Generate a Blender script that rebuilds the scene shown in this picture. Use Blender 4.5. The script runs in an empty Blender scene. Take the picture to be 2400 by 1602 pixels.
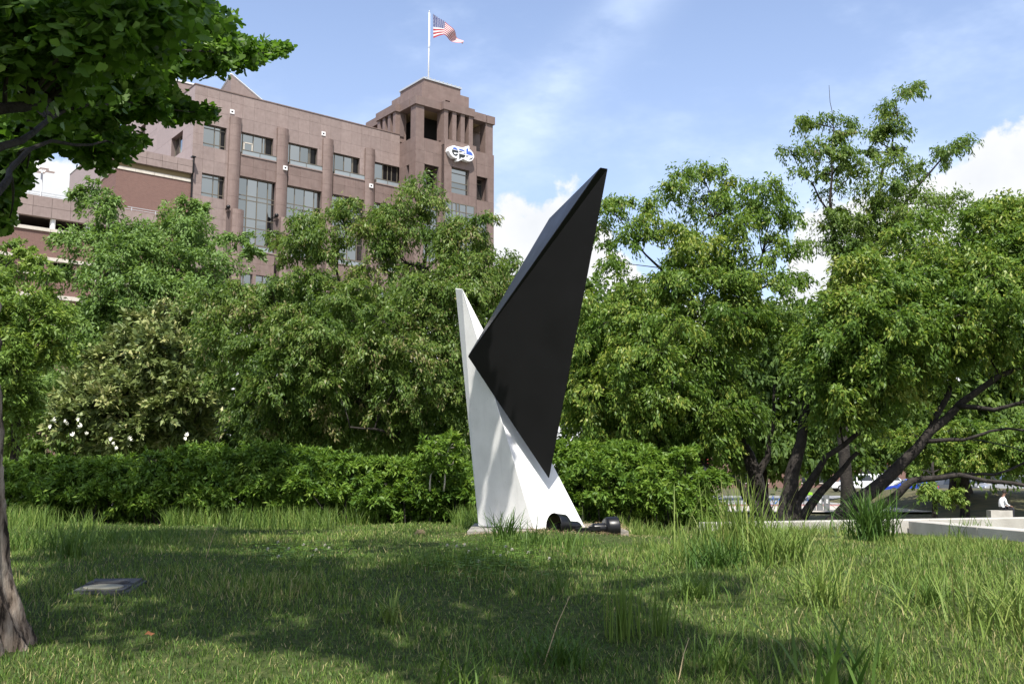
import bpy, bmesh, math, random
import numpy as np
from mathutils import Vector, Matrix
random.seed(7)
rng = np.random.default_rng(11)
S = bpy.context.scene
COL = S.collection
R = math.radians

# ------------------------------------------------------------------ camera
PITCH = R(8.0); F = 2333.0 / 2400.0
cd = bpy.data.cameras.new('camera'); cam = bpy.data.objects.new('camera', cd); COL.objects.link(cam)
cd.sensor_width = 36.0; cd.lens = 36.0 * F; cd.clip_start = 0.05; cd.clip_end = 6000
cam.location = (0, 0, 0); cam.rotation_euler = (R(90) + PITCH, 0, 0)
S.camera = cam

# ------------------------------------------------------------------ light
SUN_EL = R(58.0); SUN_AZ = R(180.5)          # azimuth clockwise from +Y: sun stands behind the camera
sun_dir = Vector((math.sin(SUN_AZ) * math.cos(SUN_EL), math.cos(SUN_AZ) * math.cos(SUN_EL), math.sin(SUN_EL)))
sl = bpy.data.lights.new('sun', 'SUN'); sl.energy = 5.0; sl.angle = R(0.53); sl.color = (1.0, 0.95, 0.87)
so = bpy.data.objects.new('sun', sl); COL.objects.link(so)
so.location = (0, -30, 60); so.rotation_euler = sun_dir.to_track_quat('Z', 'Y').to_euler()
W = bpy.data.worlds.new('World'); S.world = W; W.use_nodes = True
S.view_settings.view_transform = 'Standard'; S.view_settings.look = 'None'
S.view_settings.exposure = 0.60; S.view_settings.gamma = 1.0; S.view_settings.use_curve_mapping = False


class NT:
    """small node-tree helper"""
    def __init__(s, t):
        s.t = t; s.n = t.nodes; s.l = t.links
    def add(s, typ, **kw):
        nd = s.n.new(typ)
        for k, v in kw.items():
            if k.startswith('i_'):
                key = k[2:]
                key = int(key) if key.isdigit() else key.replace('_', ' ')
                nd.inputs[key].default_value = v
            else:
                setattr(nd, k, v)
        return nd
    def link(s, a, b): s.l.new(a, b)
    def math(s, op, a, b=None, clamp=False):
        nd = s.n.new('ShaderNodeMath'); nd.operation = op; nd.use_clamp = clamp
        for i, v in enumerate((a, b)):
            if v is None: continue
            if isinstance(v, (int, float)): nd.inputs[i].default_value = v
            else: s.l.new(v, nd.inputs[i])
        return nd.outputs[0]
    def smooth(s, v, a, b):
        nd = s.n.new('ShaderNodeMapRange'); nd.interpolation_type = 'SMOOTHSTEP'
        s.l.new(v, nd.inputs[0]); nd.inputs[1].default_value = a; nd.inputs[2].default_value = b
        return nd.outputs[0]
    def noise(s, vec, scale, detail=3, rough=.55, out=0):
        nd = s.n.new('ShaderNodeTexNoise'); nd.inputs['Scale'].default_value = scale
        nd.inputs['Detail'].default_value = detail; nd.inputs['Roughness'].default_value = rough
        if vec is not None: s.l.new(vec, nd.inputs['Vector'])
        return nd.outputs[out]
    def ramp(s, v, stops):
        nd = s.n.new('ShaderNodeValToRGB'); e = nd.color_ramp.elements
        while len(e) < len(stops): e.new(.5)
        for x, (p, c) in zip(e, stops):
            x.position = p; x.color = (*c, 1) if len(c) == 3 else c
        s.l.new(v, nd.inputs[0]); return nd.outputs[0]
    def mix(s, f, a, b, blend='MIX'):
        nd = s.n.new('ShaderNodeMix'); nd.data_type = 'RGBA'; nd.blend_type = blend
        for i, v in ((0, f), (6, a), (7, b)):
            if isinstance(v, (int, float)): nd.inputs[i].default_value = v
            elif isinstance(v, tuple): nd.inputs[i].default_value = (*v, 1)
            else: s.l.new(v, nd.inputs[i])
        return nd.outputs[2]


# sky: Nishita with fair-weather cloud all round the horizon
w = NT(W.node_tree); w.n.clear()
out = w.add('ShaderNodeOutputWorld'); bg = w.add('ShaderNodeBackground'); w.link(bg.outputs[0], out.inputs[0])
sky = w.add('ShaderNodeTexSky', sky_type='NISHITA', sun_disc=False, sun_elevation=SUN_EL, sun_rotation=SUN_AZ)
sky.air_density = 1.0; sky.dust_density = 1.0; sky.ozone_density = 1.0; sky.altitude = 200
SKY_STR = 0.12
bg.inputs['Strength'].default_value = SKY_STR
tc = w.add('ShaderNodeTexCoord'); gen = tc.outputs['Generated']
sp = w.add('ShaderNodeSeparateXYZ'); w.link(gen, sp.inputs[0])
el = w.math('ARCSINE', sp.outputs[2]); az = w.math('ARCTAN2', sp.outputs[0], sp.outputs[1])
azn = w.math('ADD', w.math('DIVIDE', az, 2 * math.pi), .5)
fc = w.add('ShaderNodeFloatCurve'); w.link(azn, fc.inputs['Value'])
cv = fc.mapping.curves[0]
def azx(deg): return .5 + deg / 360.0
tops = [(-180, 21), (-150, 18), (-120, 20), (-90, 15), (-62, 19), (-40, 17), (-30, 18), (-25, 18), (-20, 13), (-10, 12), (-2, 15.0), (1.5, 16.2), (4.5, 15.4), (7, 12), (11, 10.0), (15, 10.5), (18.0, 15.0), (20, 15.0), (23, 17.3), (28, 18.2), (34, 19), (50, 18), (75, 23), (105, 27), (140, 25), (180, 21)]
while len(cv.points) < len(tops): cv.points.new(.5, .5)
for pt, (a, e) in zip(cv.points, tops): pt.location = (azx(a), e / 40.0)
fc.mapping.update()
top = w.math('MULTIPLY', fc.outputs[0], R(40.0))
n1 = w.noise(gen, 9.0, 8, .58); n2 = w.noise(gen, 34.0, 5, .6)
edge = w.math('ADD', w.math('MULTIPLY', w.math('SUBTRACT', n1, .5), .17), w.math('MULTIPLY', w.math('SUBTRACT', n2, .5), .05))
d_ = w.math('ADD', w.math('SUBTRACT', top, el), edge)
bank = w.smooth(d_, -0.004, 0.012)
mp = w.add('ShaderNodeMapping'); mp.inputs['Scale'].default_value = (1.0, 1.0, 2.2); mp.inputs['Rotation'].default_value = (0.2, .5, .7); w.link(gen, mp.inputs[0])
cir = w.noise(mp.outputs[0], 3.1, 6, .6)
cirm = w.math('MULTIPLY', w.smooth(cir, .45, .74), .62)
veil = w.math('MULTIPLY', w.smooth(el, .75, .05), .36)
shade = w.noise(gen, 6.0, 5, .6)
ccol = w.ramp(shade, [(.25, (4.8, 5.0, 5.3)), (.62, (6.2, 6.2, 6.2))])
sk = w.math('SUBTRACT', az, w.math('MULTIPLY', w.math('SUBTRACT', el, .345), 1.07))      # one thin high streak
sk = w.math('DIVIDE', sk, .040); skm = w.math('POWER', 2.718, w.math('MULTIPLY', w.math('MULTIPLY', sk, sk), -1.0))
skm = w.math('MULTIPLY', w.math('MULTIPLY', skm, w.smooth(el, .27, .36)), w.smooth(w.noise(mp.outputs[0], 7.0, 5, .6), .30, .70))
pale = w.math('ADD', w.math('ADD', cirm, w.math('MULTIPLY', skm, .42)), veil, clamp=True)
skyc = w.mix(pale, w.mix(1.0, sky.outputs[0], (1.30, 1.24, 1.30), 'MULTIPLY'), (4.8, 5.7, 7.3))
w.link(w.mix(bank, skyc, ccol), bg.inputs['Color'])


# ------------------------------------------------------------------ helpers
def at(px, py, d):
    """point on the sight line of photograph pixel (px, py) at forward distance d"""
    a = (px - 1200.0) / 2333.0; b = -(py - 801.0) / 2333.0
    Y = math.cos(PITCH) - b * math.sin(PITCH); Z = math.sin(PITCH) + b * math.cos(PITCH)
    k = d / Y
    return Vector((a * k, d, Z * k))
def to_px(p):
    fw = p[1] * math.cos(PITCH) + p[2] * math.sin(PITCH); up = -p[1] * math.sin(PITCH) + p[2] * math.cos(PITCH)
    return 1200 + 2333 * p[0] / fw, 801 - 2333 * up / fw

def tag(o, label=None, cat=None, group=None, kind=None):
    if label: o['label'] = label
    if cat: o['category'] = cat
    if group: o['group'] = group
    if kind: o['kind'] = kind
    return o
def empty(name, loc, label, cat, group=None, rz=0.0):
    o = bpy.data.objects.new(name, None); COL.objects.link(o); o.location = loc; o.rotation_euler = (0, 0, rz)
    o.empty_display_size = .2
    return tag(o, label, cat, group)
def link(name, me, parent=None, mat=None):
    o = bpy.data.objects.new(name, me); COL.objects.link(o)
    if parent is not None: o.parent = parent
    if mat is not None and len(me.materials) == 0: me.materials.append(mat)
    return o

class MB:
    """collects shapes, builds ONE mesh object"""
    def __init__(s): s.v = []; s.f = []
    def add(s, vs, fs):
        b = len(s.v); s.v += [tuple(v) for v in vs]; s.f += [tuple(i + b for i in f) for f in fs]
    def box(s, x0, x1, y0, y1, z0, z1):
        s.add([(x0, y0, z0), (x1, y0, z0), (x1, y1, z0), (x0, y1, z0), (x0, y0, z1), (x1, y0, z1), (x1, y1, z1), (x0, y1, z1)],
              [(0, 3, 2, 1), (4, 5, 6, 7), (0, 1, 5, 4), (1, 2, 6, 5), (2, 3, 7, 6), (3, 0, 4, 7)])
    def prism(s, poly, z0, z1):
        """poly in xy, extruded in z"""
        n = len(poly)
        s.add([(x, y, z0) for x, y in poly] + [(x, y, z1) for x, y in poly],
              [tuple(range(n - 1, -1, -1)), tuple(range(n, 2 * n))] + [(i, (i + 1) % n, n + (i + 1) % n, n + i) for i in range(n)])
    def tube(s, pts, rad, n=6, caps=True):
        pts = [Vector(p) for p in pts]
        if not isinstance(rad, (list, tuple)): rad = [rad] * len(pts)
        vs = []; fs = []; ref = None
        for i, p in enumerate(pts):
            t = (pts[min(i + 1, len(pts) - 1)] - pts[max(i - 1, 0)])
            if t.length < 1e-9: t = Vector((0, 0, 1))
            t.normalize()
            if ref is None:
                ref = Vector((1, 0, 0)) if abs(t.x) < .8 else Vector((0, 1, 0))
            a = (ref - t * ref.dot(t)).normalized(); ref = a; b = t.cross(a)
            for k in range(n):
                q = 2 * math.pi * k / n
                vs.append(p + (a * math.cos(q) + b * math.sin(q)) * rad[i])
        for i in range(len(pts) - 1):
            for k in range(n):
                fs.append((i * n + k, i * n + (k + 1) % n, (i + 1) * n + (k + 1) % n, (i + 1) * n + k))
        if caps:
            fs.append(tuple(range(n - 1, -1, -1))); m = (len(pts) - 1) * n; fs.append(tuple(m + k for k in range(n)))
        s.add(vs, fs)
    def lathe(s, prof, n=24, M=None):
        """prof: list of (r, z); axis z, then matrix M"""
        vs = []; fs = []
        for r, z in prof:
            for k in range(n):
                q = 2 * math.pi * k / n; vs.append(Vector((r * math.cos(q), r * math.sin(q), z)))
        for i in range(len(prof) - 1):
            for k in range(n):
                fs.append((i * n + k, i * n + (k + 1) % n, (i + 1) * n + (k + 1) % n, (i + 1) * n + k))
        if M is not None: vs = [M @ v for v in vs]
        s.add(vs, fs)
    def mesh(s, name, mat=None, smooth=False):
        me = bpy.data.meshes.new(name); me.from_pydata(s.v, [], s.f); me.update()
        if mat: me.materials.append(mat)
        if smooth: me.polygons.foreach_set('use_smooth', [True] * len(me.polygons))
        return me
    def build(s, name, mat, parent=None, smooth=False):
        return link(name, s.mesh(name, mat, smooth), parent)

def fast_mesh(name, V, faces, mat, tint=None, smooth=False):
    """V (N,3); faces: list of arrays (M,k); tint per face (same order)"""
    me = bpy.data.meshes.new(name)
    me.vertices.add(len(V)); me.vertices.foreach_set('co', np.ascontiguousarray(V, np.float32).ravel())
    loops = np.concatenate([f.ravel() for f in faces]); tot = np.concatenate([np.full(len(f), f.shape[1], np.int32) for f in faces])
    me.loops.add(len(loops)); me.polygons.add(len(tot))
    st = np.concatenate([[0], np.cumsum(tot)[:-1]]).astype(np.int32)
    me.polygons.foreach_set('loop_start', st); me.polygons.foreach_set('loop_total', tot)
    me.loops.foreach_set('vertex_index', loops.astype(np.int32))
    if smooth: me.polygons.foreach_set('use_smooth', np.ones(len(tot), bool))
    me.update(calc_edges=True)
    if tint is not None:
        a = me.attributes.new('tint', 'FLOAT', 'FACE'); a.data.foreach_set('value', np.asarray(tint, np.float32))
    me.materials.append(mat)
    return me

def nrmz(a): return a / np.maximum(np.linalg.norm(a, axis=-1, keepdims=True), 1e-9)

# ------------------------------------------------------------------ materials
def pbsdf(name, col, rough=.6, metal=0.0, spec=.5):
    m = bpy.data.materials.new(name); m.use_nodes = True
    b = m.node_tree.nodes['Principled BSDF']
    b.inputs['Base Color'].default_value = (*col, 1); b.inputs['Roughness'].default_value = rough
    b.inputs['Metallic'].default_value = metal; b.inputs['Specular IOR Level'].default_value = spec
    return m
def bsdf(m): return m.node_tree.nodes['Principled BSDF']

def mat_noisy(name, c1, c2, scale=8, rough=.7, bump=0.0, bscale=40, detail=5, spec=.4, objrand=0.0, streak=0.0, dist=.02):
    m = pbsdf(name, c1, rough, 0, spec); t = NT(m.node_tree); b = bsdf(m)
    tcn = t.add('ShaderNodeTexCoord').outputs['Object']
    geo = t.add('ShaderNodeNewGeometry').outputs['Position']
    v = geo
    c = t.ramp(t.noise(v, scale, detail), [(.32, c1), (.68, c2)])
    if objrand:
        oi = t.add('ShaderNodeObjectInfo').outputs['Random']
        hs = t.add('ShaderNodeHueSaturation')
        mr = t.add('ShaderNodeMapRange'); t.link(oi, mr.inputs[0]); mr.inputs[3].default_value = 1 - objrand; mr.inputs[4].default_value = 1 + objrand
        t.link(mr.outputs[0], hs.inputs['Value']); t.link(c, hs.inputs['Color']); c = hs.outputs[0]
    if streak:
        mpp = t.add('ShaderNodeMapping'); mpp.inputs['Scale'].default_value = (5, 5, .22); t.link(v, mpp.inputs[0])
        sm = t.noise(mpp.outputs[0], 1.0, 4, .6)
        c = t.mix(t.math('MULTIPLY', t.smooth(sm, .42, .72), streak), c, (.16, .10, .09))
    t.link(c, b.inputs['Base Color'])
    if bump:
        bp = t.add('ShaderNodeBump'); bp.inputs['Strength'].default_value = bump; bp.inputs['Distance'].default_value = dist
        t.link(t.noise(v, bscale, 6, .6), bp.inputs['Height']); t.link(bp.outputs[0], b.inputs['Normal'])
    return m

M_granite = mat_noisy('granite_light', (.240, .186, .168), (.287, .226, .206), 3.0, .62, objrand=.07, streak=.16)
M_granite_sunlit = mat_noisy('granite_sunlit', (.330, .268, .258), (.365, .295, .285), 3.0, .62, objrand=.04)  # left flank's stronger sunlight put into a paler stone colour
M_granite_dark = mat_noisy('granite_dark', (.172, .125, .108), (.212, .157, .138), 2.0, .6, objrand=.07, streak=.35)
M_joint = pbsdf('granite_joint', (.15, .113, .105), .9)
M_brickm = None
def mat_brick():
    m = pbsdf('brick_masonry', (.2, .1, .08), .85); t = NT(m.node_tree); b = bsdf(m)
    tcn = t.add('ShaderNodeTexCoord').outputs['Object']
    mpp = t.add('ShaderNodeMapping'); mpp.inputs['Rotation'].default_value = (R(90), 0, 0); t.link(tcn, mpp.inputs[0])
    br = t.add('ShaderNodeTexBrick'); t.link(mpp.outputs[0], br.inputs[0])
    br.inputs['Color1'].default_value = (.155, .083, .068, 1); br.inputs['Color2'].default_value = (.195, .106, .086, 1); br.inputs['Mortar'].default_value = (.24, .17, .14, 1)
    br.inputs['Scale'].default_value = 1.0; br.inputs['Brick Width'].default_value = .22; br.inputs['Row Height'].default_value = .075; br.inputs['Mortar Size'].default_value = .008
    c = t.mix(t.math('MULTIPLY', t.noise(tcn, .6, 4), .35), br.outputs[0], (.13, .07, .06))
    t.link(c, b.inputs['Base Color']); return m
M_brick = mat_brick()
M_limestone = mat_noisy('pale_ledge_stone', (.50, .46, .39), (.60, .56, .49), 4, .8)
M_concrete = mat_noisy('wall_concrete', (.36, .34, .30), (.50, .48, .43), 2.2, .85, .25, 60, objrand=.05)
M_slab = mat_noisy('slab_concrete', (.20, .185, .16), (.32, .30, .265), 5, .9, .4, 70)
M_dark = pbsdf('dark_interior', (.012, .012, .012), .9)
M_soffit = pbsdf('ochre_soffit', (.30, .235, .13), .8)
M_frame = pbsdf('bronze_window_frame', (.17, .15, .115), .45, .3)
M_white = mat_noisy('white_paint', (.74, .75, .75), (.80, .80, .79), 2.0, .5)
M_whitemetal = pbsdf('white_metal', (.78, .78, .77), .4, 0)
M_zinc = pbsdf('zinc_coping', (.55, .58, .60), .4, .4)
M_black = mat_noisy('black_paint', (.006, .006, .0065), (.009, .009, .0098), 1.6, .48, spec=.22)
M_sculpt_white = None
M_can = pbsdf('black_metal', (.006, .006, .007), .34, .0, .35)
M_darkglass = pbsdf('dark_glass', (.010, .010, .011), .06, 0, .22)  # plain dark glass; on some panes a painted-in dark reflection
M_glassrail = pbsdf('rail_glass', (.25, .29, .31), .12, .0, .8)

def mat_glass():
    m = pbsdf('reflective_glass', (.33, .365, .375), .03, 1.0); t = NT(m.node_tree); b = bsdf(m)
    oi = t.add('ShaderNodeObjectInfo').outputs['Random']
    geo = t.add('ShaderNodeNewGeometry').outputs['Position']
    bp = t.add('ShaderNodeBump'); t.link(t.ramp(oi, [(0, (.27, .30, .31)), (1, (.38, .41, .42))]), b.inputs['Base Color'])
    bp.inputs['Strength'].default_value = .14; bp.inputs['Distance'].default_value = .03
    t.link(t.noise(geo, .9, 2), bp.inputs['Height']); t.link(bp.outputs[0], b.inputs['Normal'])
    return m
M_glass = mat_glass()

def mat_sculpt_white():
    m = pbsdf('white_cast_concrete', (.78, .78, .76), .6); t = NT(m.node_tree); b = bsdf(m)
    g = t.add('ShaderNodeNewGeometry').outputs['Position']
    c = t.ramp(t.noise(g, 3.5, 6, .6), [(.3, (.70, .70, .685)), (.65, (.82, .82, .805))])
    mpp = t.add('ShaderNodeMapping'); mpp.inputs['Scale'].default_value = (14, 14, 1.2); t.link(g, mpp.inputs[0])
    c = t.mix(t.math('MULTIPLY', t.smooth(t.noise(mpp.outputs[0], 1.0, 4, .6), .52, .8), .20), c, (.42, .42, .40))
    vo = t.add('ShaderNodeTexVoronoi'); vo.inputs['Scale'].default_value = 26; t.link(g, vo.inputs['Vector'])
    pit = t.smooth(vo.outputs['Distance'], .13, .05)
    pm = t.math('MULTIPLY', pit, t.smooth(t.noise(g, 9, 2), .52, .60))
    c = t.mix(t.math('MULTIPLY', pm, .55), c, (.25, .25, .24))
    t.link(c, b.inputs['Base Color'])
    bp = t.add('ShaderNodeBump'); bp.inputs['Strength'].default_value = .25; bp.inputs['Distance'].default_value = .004
    t.link(t.noise(g, 45, 5), bp.inputs['Height']); t.link(bp.outputs[0], b.inputs['Normal'])
    return m
M_sculpt_white = mat_sculpt_white()
def tune_black():
    t = NT(M_black.node_tree); b = bsdf(M_black)
    g = t.add('ShaderNodeNewGeometry').outputs['Position']
    t.link(t.ramp(t.noise(g, 2.2, 5, .6), [(.3, (.34, .34, .34)), (.7, (.46, .46, .46))]), b.inputs['Roughness'])
    vo = t.add('ShaderNodeTexVoronoi'); vo.inputs['Scale'].default_value = 11; t.link(g, vo.inputs['Vector'])
    sp_ = t.math('MULTIPLY', t.smooth(vo.outputs['Distance'], .06, .025), .5)
    src = b.inputs['Base Color'].links[0].from_socket
    t.link(t.mix(sp_, src, (.04, .04, .04)), b.inputs['Base Color'])
tune_black()

def mat_leaf(name, stops, rough=.42, trans=.40, tcol=(.22, .36, .02), spec=.27):
    """leaf colour from the per-leaf attribute 'tint'"""
    m = bpy.data.materials.new(name); m.use_nodes = True; t = NT(m.node_tree); b = bsdf(m)
    a = t.add('ShaderNodeAttribute', attribute_name='tint').outputs['Fac']
    c = t.ramp(a, stops)
    t.link(c, b.inputs['Base Color']); b.inputs['Roughness'].default_value = rough; b.inputs['Specular IOR Level'].default_value = spec
    tr = t.add('ShaderNodeBsdfTranslucent'); t.link(t.mix(.5, c, tcol), tr.inputs['Color'])
    mx = t.add('ShaderNodeMixShader', i_0=trans); t.link(b.outputs[0], mx.inputs[1]); t.link(tr.outputs[0], mx.inputs[2])
    o = m.node_tree.nodes['Material Output']; t.link(mx.outputs[0], o.inputs[0])
    return m
L_zelk = mat_leaf('drooping_leaf', [(0, (.075, .135, .030)), (.5, (.138, .215, .048)), (.85, (.21, .285, .065)), (1, (.25, .22, .10))])
L_zelk2 = mat_leaf('fresh_drooping_leaf', [(0, (.072, .140, .026)), (.55, (.142, .235, .042)), (.9, (.22, .305, .055)), (1, (.30, .34, .065))])
L_bright = mat_leaf('bright_leaf', [(0, (.105, .185, .050)), (.6, (.180, .290, .085)), (1, (.25, .36, .11))], .5)
L_yellow = mat_leaf('yellow_green_leaf', [(0, (.105, .185, .036)), (.6, (.19, .29, .06)), (1, (.29, .36, .07))], .5)
L_mag = mat_leaf('magnolia_leaf', [(0, (.055, .085, .026)), (.4, (.125, .170, .050)), (.8, (.26, .315, .11)), (1, (.38, .38, .16))], .45, .2, (.22, .28, .05), .3)
L_hedge = mat_leaf('hedge_leaf', [(0, (.062, .130, .020)), (.6, (.145, .250, .036)), (1, (.23, .32, .05))], .5, .35)
L_far = mat_leaf('far_leaf', [(0, (.062, .115, .028)), (.6, (.105, .175, .040)), (1, (.16, .23, .05))], .6)
L_ginkgo = mat_leaf('ginkgo_leaf', [(0, (.052, .115, .018)), (.6, (.110, .200, .032)), (1, (.20, .30, .06))], .45, .44, (.16, .34, .01))
M_bark = mat_noisy('dark_bark', (.016, .013, .011), (.048, .041, .035), 9, .95, .8, 30, dist=.03)

def mat_ginkgo_bark():
    m = pbsdf('furrowed_bark', (.2, .16, .12), .95, 0, .2); t = NT(m.node_tree); b = bsdf(m)
    g = t.add('ShaderNodeTexCoord').outputs['Object']
    wob = t.noise(g, 5, 3, .5, 1)
    mpp = t.add('ShaderNodeMapping'); mpp.inputs['Scale'].default_value = (30, 30, 5.0)
    va = t.add('ShaderNodeVectorMath', operation='MULTIPLY_ADD'); t.link(wob, va.inputs[0]); va.inputs[1].default_value = (.05, .05, .05); t.link(g, va.inputs[2])
    t.link(va.outputs[0], mpp.inputs[0])
    n_ = t.noise(mpp.outputs[0], 1.0, 6, .62)
    c = t.ramp(n_, [(.40, (.030, .023, .018)), (.47, (.17, .13, .10)), (.62, (.36, .30, .24))])
    t.link(c, b.inputs['Base Color'])
    bp = t.add('ShaderNodeBump'); bp.inputs['Strength'].default_value = .9; bp.inputs['Distance'].default_value = .03
    t.link(n_, bp.inputs['Height']); t.link(bp.outputs[0], b.inputs['Normal'])
    return m
M_gbark = mat_ginkgo_bark()

def mat_grass():
    m = bpy.data.materials.new('grass_blade'); m.use_nodes = True; t = NT(m.node_tree); b = bsdf(m)
    a = t.add('ShaderNodeAttribute', attribute_name='tint').outputs['Fac']
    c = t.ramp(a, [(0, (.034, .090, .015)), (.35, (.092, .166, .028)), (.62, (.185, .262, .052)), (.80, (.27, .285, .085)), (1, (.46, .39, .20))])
    t.link(c, b.inputs['Base Color']); b.inputs['Roughness'].default_value = .5; b.inputs['Specular IOR Level'].default_value = .22
    tr = t.add('ShaderNodeBsdfTranslucent'); t.link(c, tr.inputs['Color'])
    mx = t.add('ShaderNodeMixShader', i_0=.3); t.link(b.outputs[0], mx.inputs[1]); t.link(tr.outputs[0], mx.inputs[2])
    t.link(mx.outputs[0], m.node_tree.nodes['Material Output'].inputs[0])
    return m
M_grass = mat_grass()
def mat_soil():
    m = pbsdf('lawn_thatch', (.08, .09, .03), .95, 0, .1); t = NT(m.node_tree); b = bsdf(m)
    g = t.add('ShaderNodeNewGeometry').outputs['Position']
    c = t.ramp(t.noise(g, 26, 6, .7), [(.3, (.022, .036, .010)), (.55, (.058, .078, .024)), (.75, (.15, .135, .062))])
    t.link(c, b.inputs['Base Color'])
    bp = t.add('ShaderNodeBump'); bp.inputs['Strength'].default_value = .8; bp.inputs['Distance'].default_value = .02
    t.link(t.noise(g, 60, 5), bp.inputs['Height']); t.link(bp.outputs[0], b.inputs['Normal'])
    return m
M_soil = mat_soil()
M_park = mat_noisy('park_grass', (.035, .045, .016), (.12, .10, .045), .8, .95, .4, 6)
M_asphalt = mat_noisy('asphalt', (.20, .20, .205), (.27, .27, .275), 1.2, .9)
M_walk = mat_noisy('pavement_concrete', (.42, .38, .33), (.50, .46, .41), .8, .9)
M_paver = mat_noisy('brick_pavers', (.27, .13, .12), (.33, .17, .155), 1.5, .9)
M_line = pbsdf('road_paint', (.75, .75, .72), .8)
M_straw = mat_leaf('dry_straw', [(0, (.20, .14, .075)), (1, (.55, .42, .25))], .8, .1)

# ------------------------------------------------------------------ terrain
PY = np.array([-40, -8, 0, 2, 3.3, 3.8, 4.6, 5.2, 6, 7.5, 9.5, 11, 13, 15, 17, 20, 60.])
PZ = np.array([-1.6, -1.5, -1.45, -1.03, -.70, -.655, -.53, -.487, -.462, -.468, -.492, -.505, -.53, -.6, -1.2, -1.8, -1.8])
def prof(y):
    return sum(np.interp(y + o, PY, PZ) for o in (-.45, -.2, 0, .2, .45)) / 5
WA0 = np.array([1.75, 10.36]); WA1 = np.array([8.5, 12.85]); WAd = (WA1 - WA0) / np.linalg.norm(WA1 - WA0); WAn = np.array([-WAd[1], WAd[0]])
def sstep(x, a, b):
    t = np.clip((x - a) / (b - a), 0, 1); return t * t * (3 - 2 * t)
def H(x, y):
    x = np.asarray(x, float); y = np.asarray(y, float)
    z = prof(y)
    z = z + .042 * np.exp(-((x - .1) / .85) ** 4 - ((y - 9.0) / .75) ** 2)
    z = z - .055 * sstep(x, 1.8, 4.2) * sstep(y, 6.5, 9)
    z = z + .018 * np.sin(x * 2.3 + y * 1.1) * np.sin(y * 1.9 - x * .7) + .010 * np.sin(x * 6.1 + 2) * np.sin(y * 5.3)
    z = z - .05 * sstep(x, -3.0, -6) * 0
    sd = (x - WA0[0]) * WAn[0] + (y - WA0[1]) * WAn[1]
    beyond = sstep(sd, .25, 1.4) * sstep(x, 1.2, 2.6)
    z = z * (1 - beyond) + beyond * np.minimum(z, -1.8)
    inr = sstep(x, 4.75, 5.2) * sstep(y, 6, 7.5) * (1 - sstep(sd, -.2, .0))
    z = z - .45 * inr
    side = sstep(np.abs(x), 9, 13)
    return z * (1 - side) + side * np.minimum(z, -1.8)
nx, ny = 190, 230
gx = np.linspace(-15, 15, nx); gy = np.linspace(-14, 24, ny)
X, Y = np.meshgrid(gx, gy, indexing='ij'); Z = H(X, Y)
V = np.stack([X, Y, Z], -1).reshape(-1, 3)
I = np.arange(nx * ny).reshape(nx, ny)
Q = np.stack([I[:-1, :-1], I[1:, :-1], I[1:, 1:], I[:-1, 1:]], -1).reshape(-1, 4)
tag(link('lawn', fast_mesh('lawn', V, [Q], M_soil, smooth=True)), kind='structure')

def G(y):                      # the flat town ground beyond the knoll
    return np.interp(y, [-400, 48, 110, 200, 3000], [-1.86, -1.86, -.72, -.6, -.6])
def strip(name, xs, ys, dz, mat):
    gx = np.linspace(xs[0], xs[1], 30); gy = np.unique(np.concatenate([np.linspace(ys[0], ys[1], 24), [v for v in (48, 110, 200) if ys[0] < v < ys[1]]]))
    X, Y = np.meshgrid(gx, gy, indexing='ij'); V = np.stack([X, Y, G(Y) + dz], -1).reshape(-1, 3)
    I = np.arange(X.size).reshape(X.shape)
    Q = np.stack([I[:-1, :-1], I[1:, :-1], I[1:, 1:], I[:-1, 1:]], -1).reshape(-1, 4)
    return tag(link(name, fast_mesh(name, V, [Q], mat)), kind='structure')
strip('ground', (-1500, 1500), (-400, 2500), 0, M_park)
strip('road', (-30, 140), (66, 86), .012, M_asphalt)
strip('pavement', (-30, 26.5), (55, 62.5), .12, M_walk)
strip('paved_crossing', (2, 27), (62.6, 67.5), .024, M_paver)
strip('road_marking', (2, 60), (68.4, 68.9), .03, M_line)

# ------------------------------------------------------------------ EPB-type building
C = Vector((-26.65316, 80.0, 0)); BRZ = math.atan2(.617, .787)
bld = empty('office_building', (C.x, C.y, -.95), 'pinkish granite office building with a flat roof, stacked windows and a corner belvedere tower', 'building', rz=BRZ)
Z0 = .95                       # child z = z + Z0 (z measured from the eye level)
CUBE = MB(); CUBE.box(-.5, .5, -.5, .5, -.5, .5)
cubes = {}
def cube(name, x0, x1, y0, y1, z0, z1, mat, parent):
    """shared unit-cube mesh, scaled"""
    k = mat.name
    if k not in cubes: cubes[k] = CUBE.mesh('block_' + k, mat)
    o = link(name, cubes[k], parent)
    o.location = ((x0 + x1) / 2, (y0 + y1) / 2, (z0 + z1) / 2 + Z0); o.scale = (x1 - x0, y1 - y0, z1 - z0)
    return o
def cutrects(u0, u1, z0, z1, holes):
    rs = [(u0, u1, z0, z1)]
    for a, b, c, d in holes:
        nr = []
        for r in rs:
            if b <= r[0] or a >= r[1] or d <= r[2] or c >= r[3]: nr.append(r); continue
            if r[2] < c: nr.append((r[0], r[1], r[2], c))
            if d < r[3]: nr.append((r[0], r[1], d, r[3]))
            lo, hi = max(r[2], c), min(r[3], d)
            if r[0] < a: nr.append((r[0], a, lo, hi))
            if b < r[1]: nr.append((b, r[1], lo, hi))
        rs = nr
    return rs
npan = [0]
wallmb = MB()
def zc(v): return v + Z0
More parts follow.
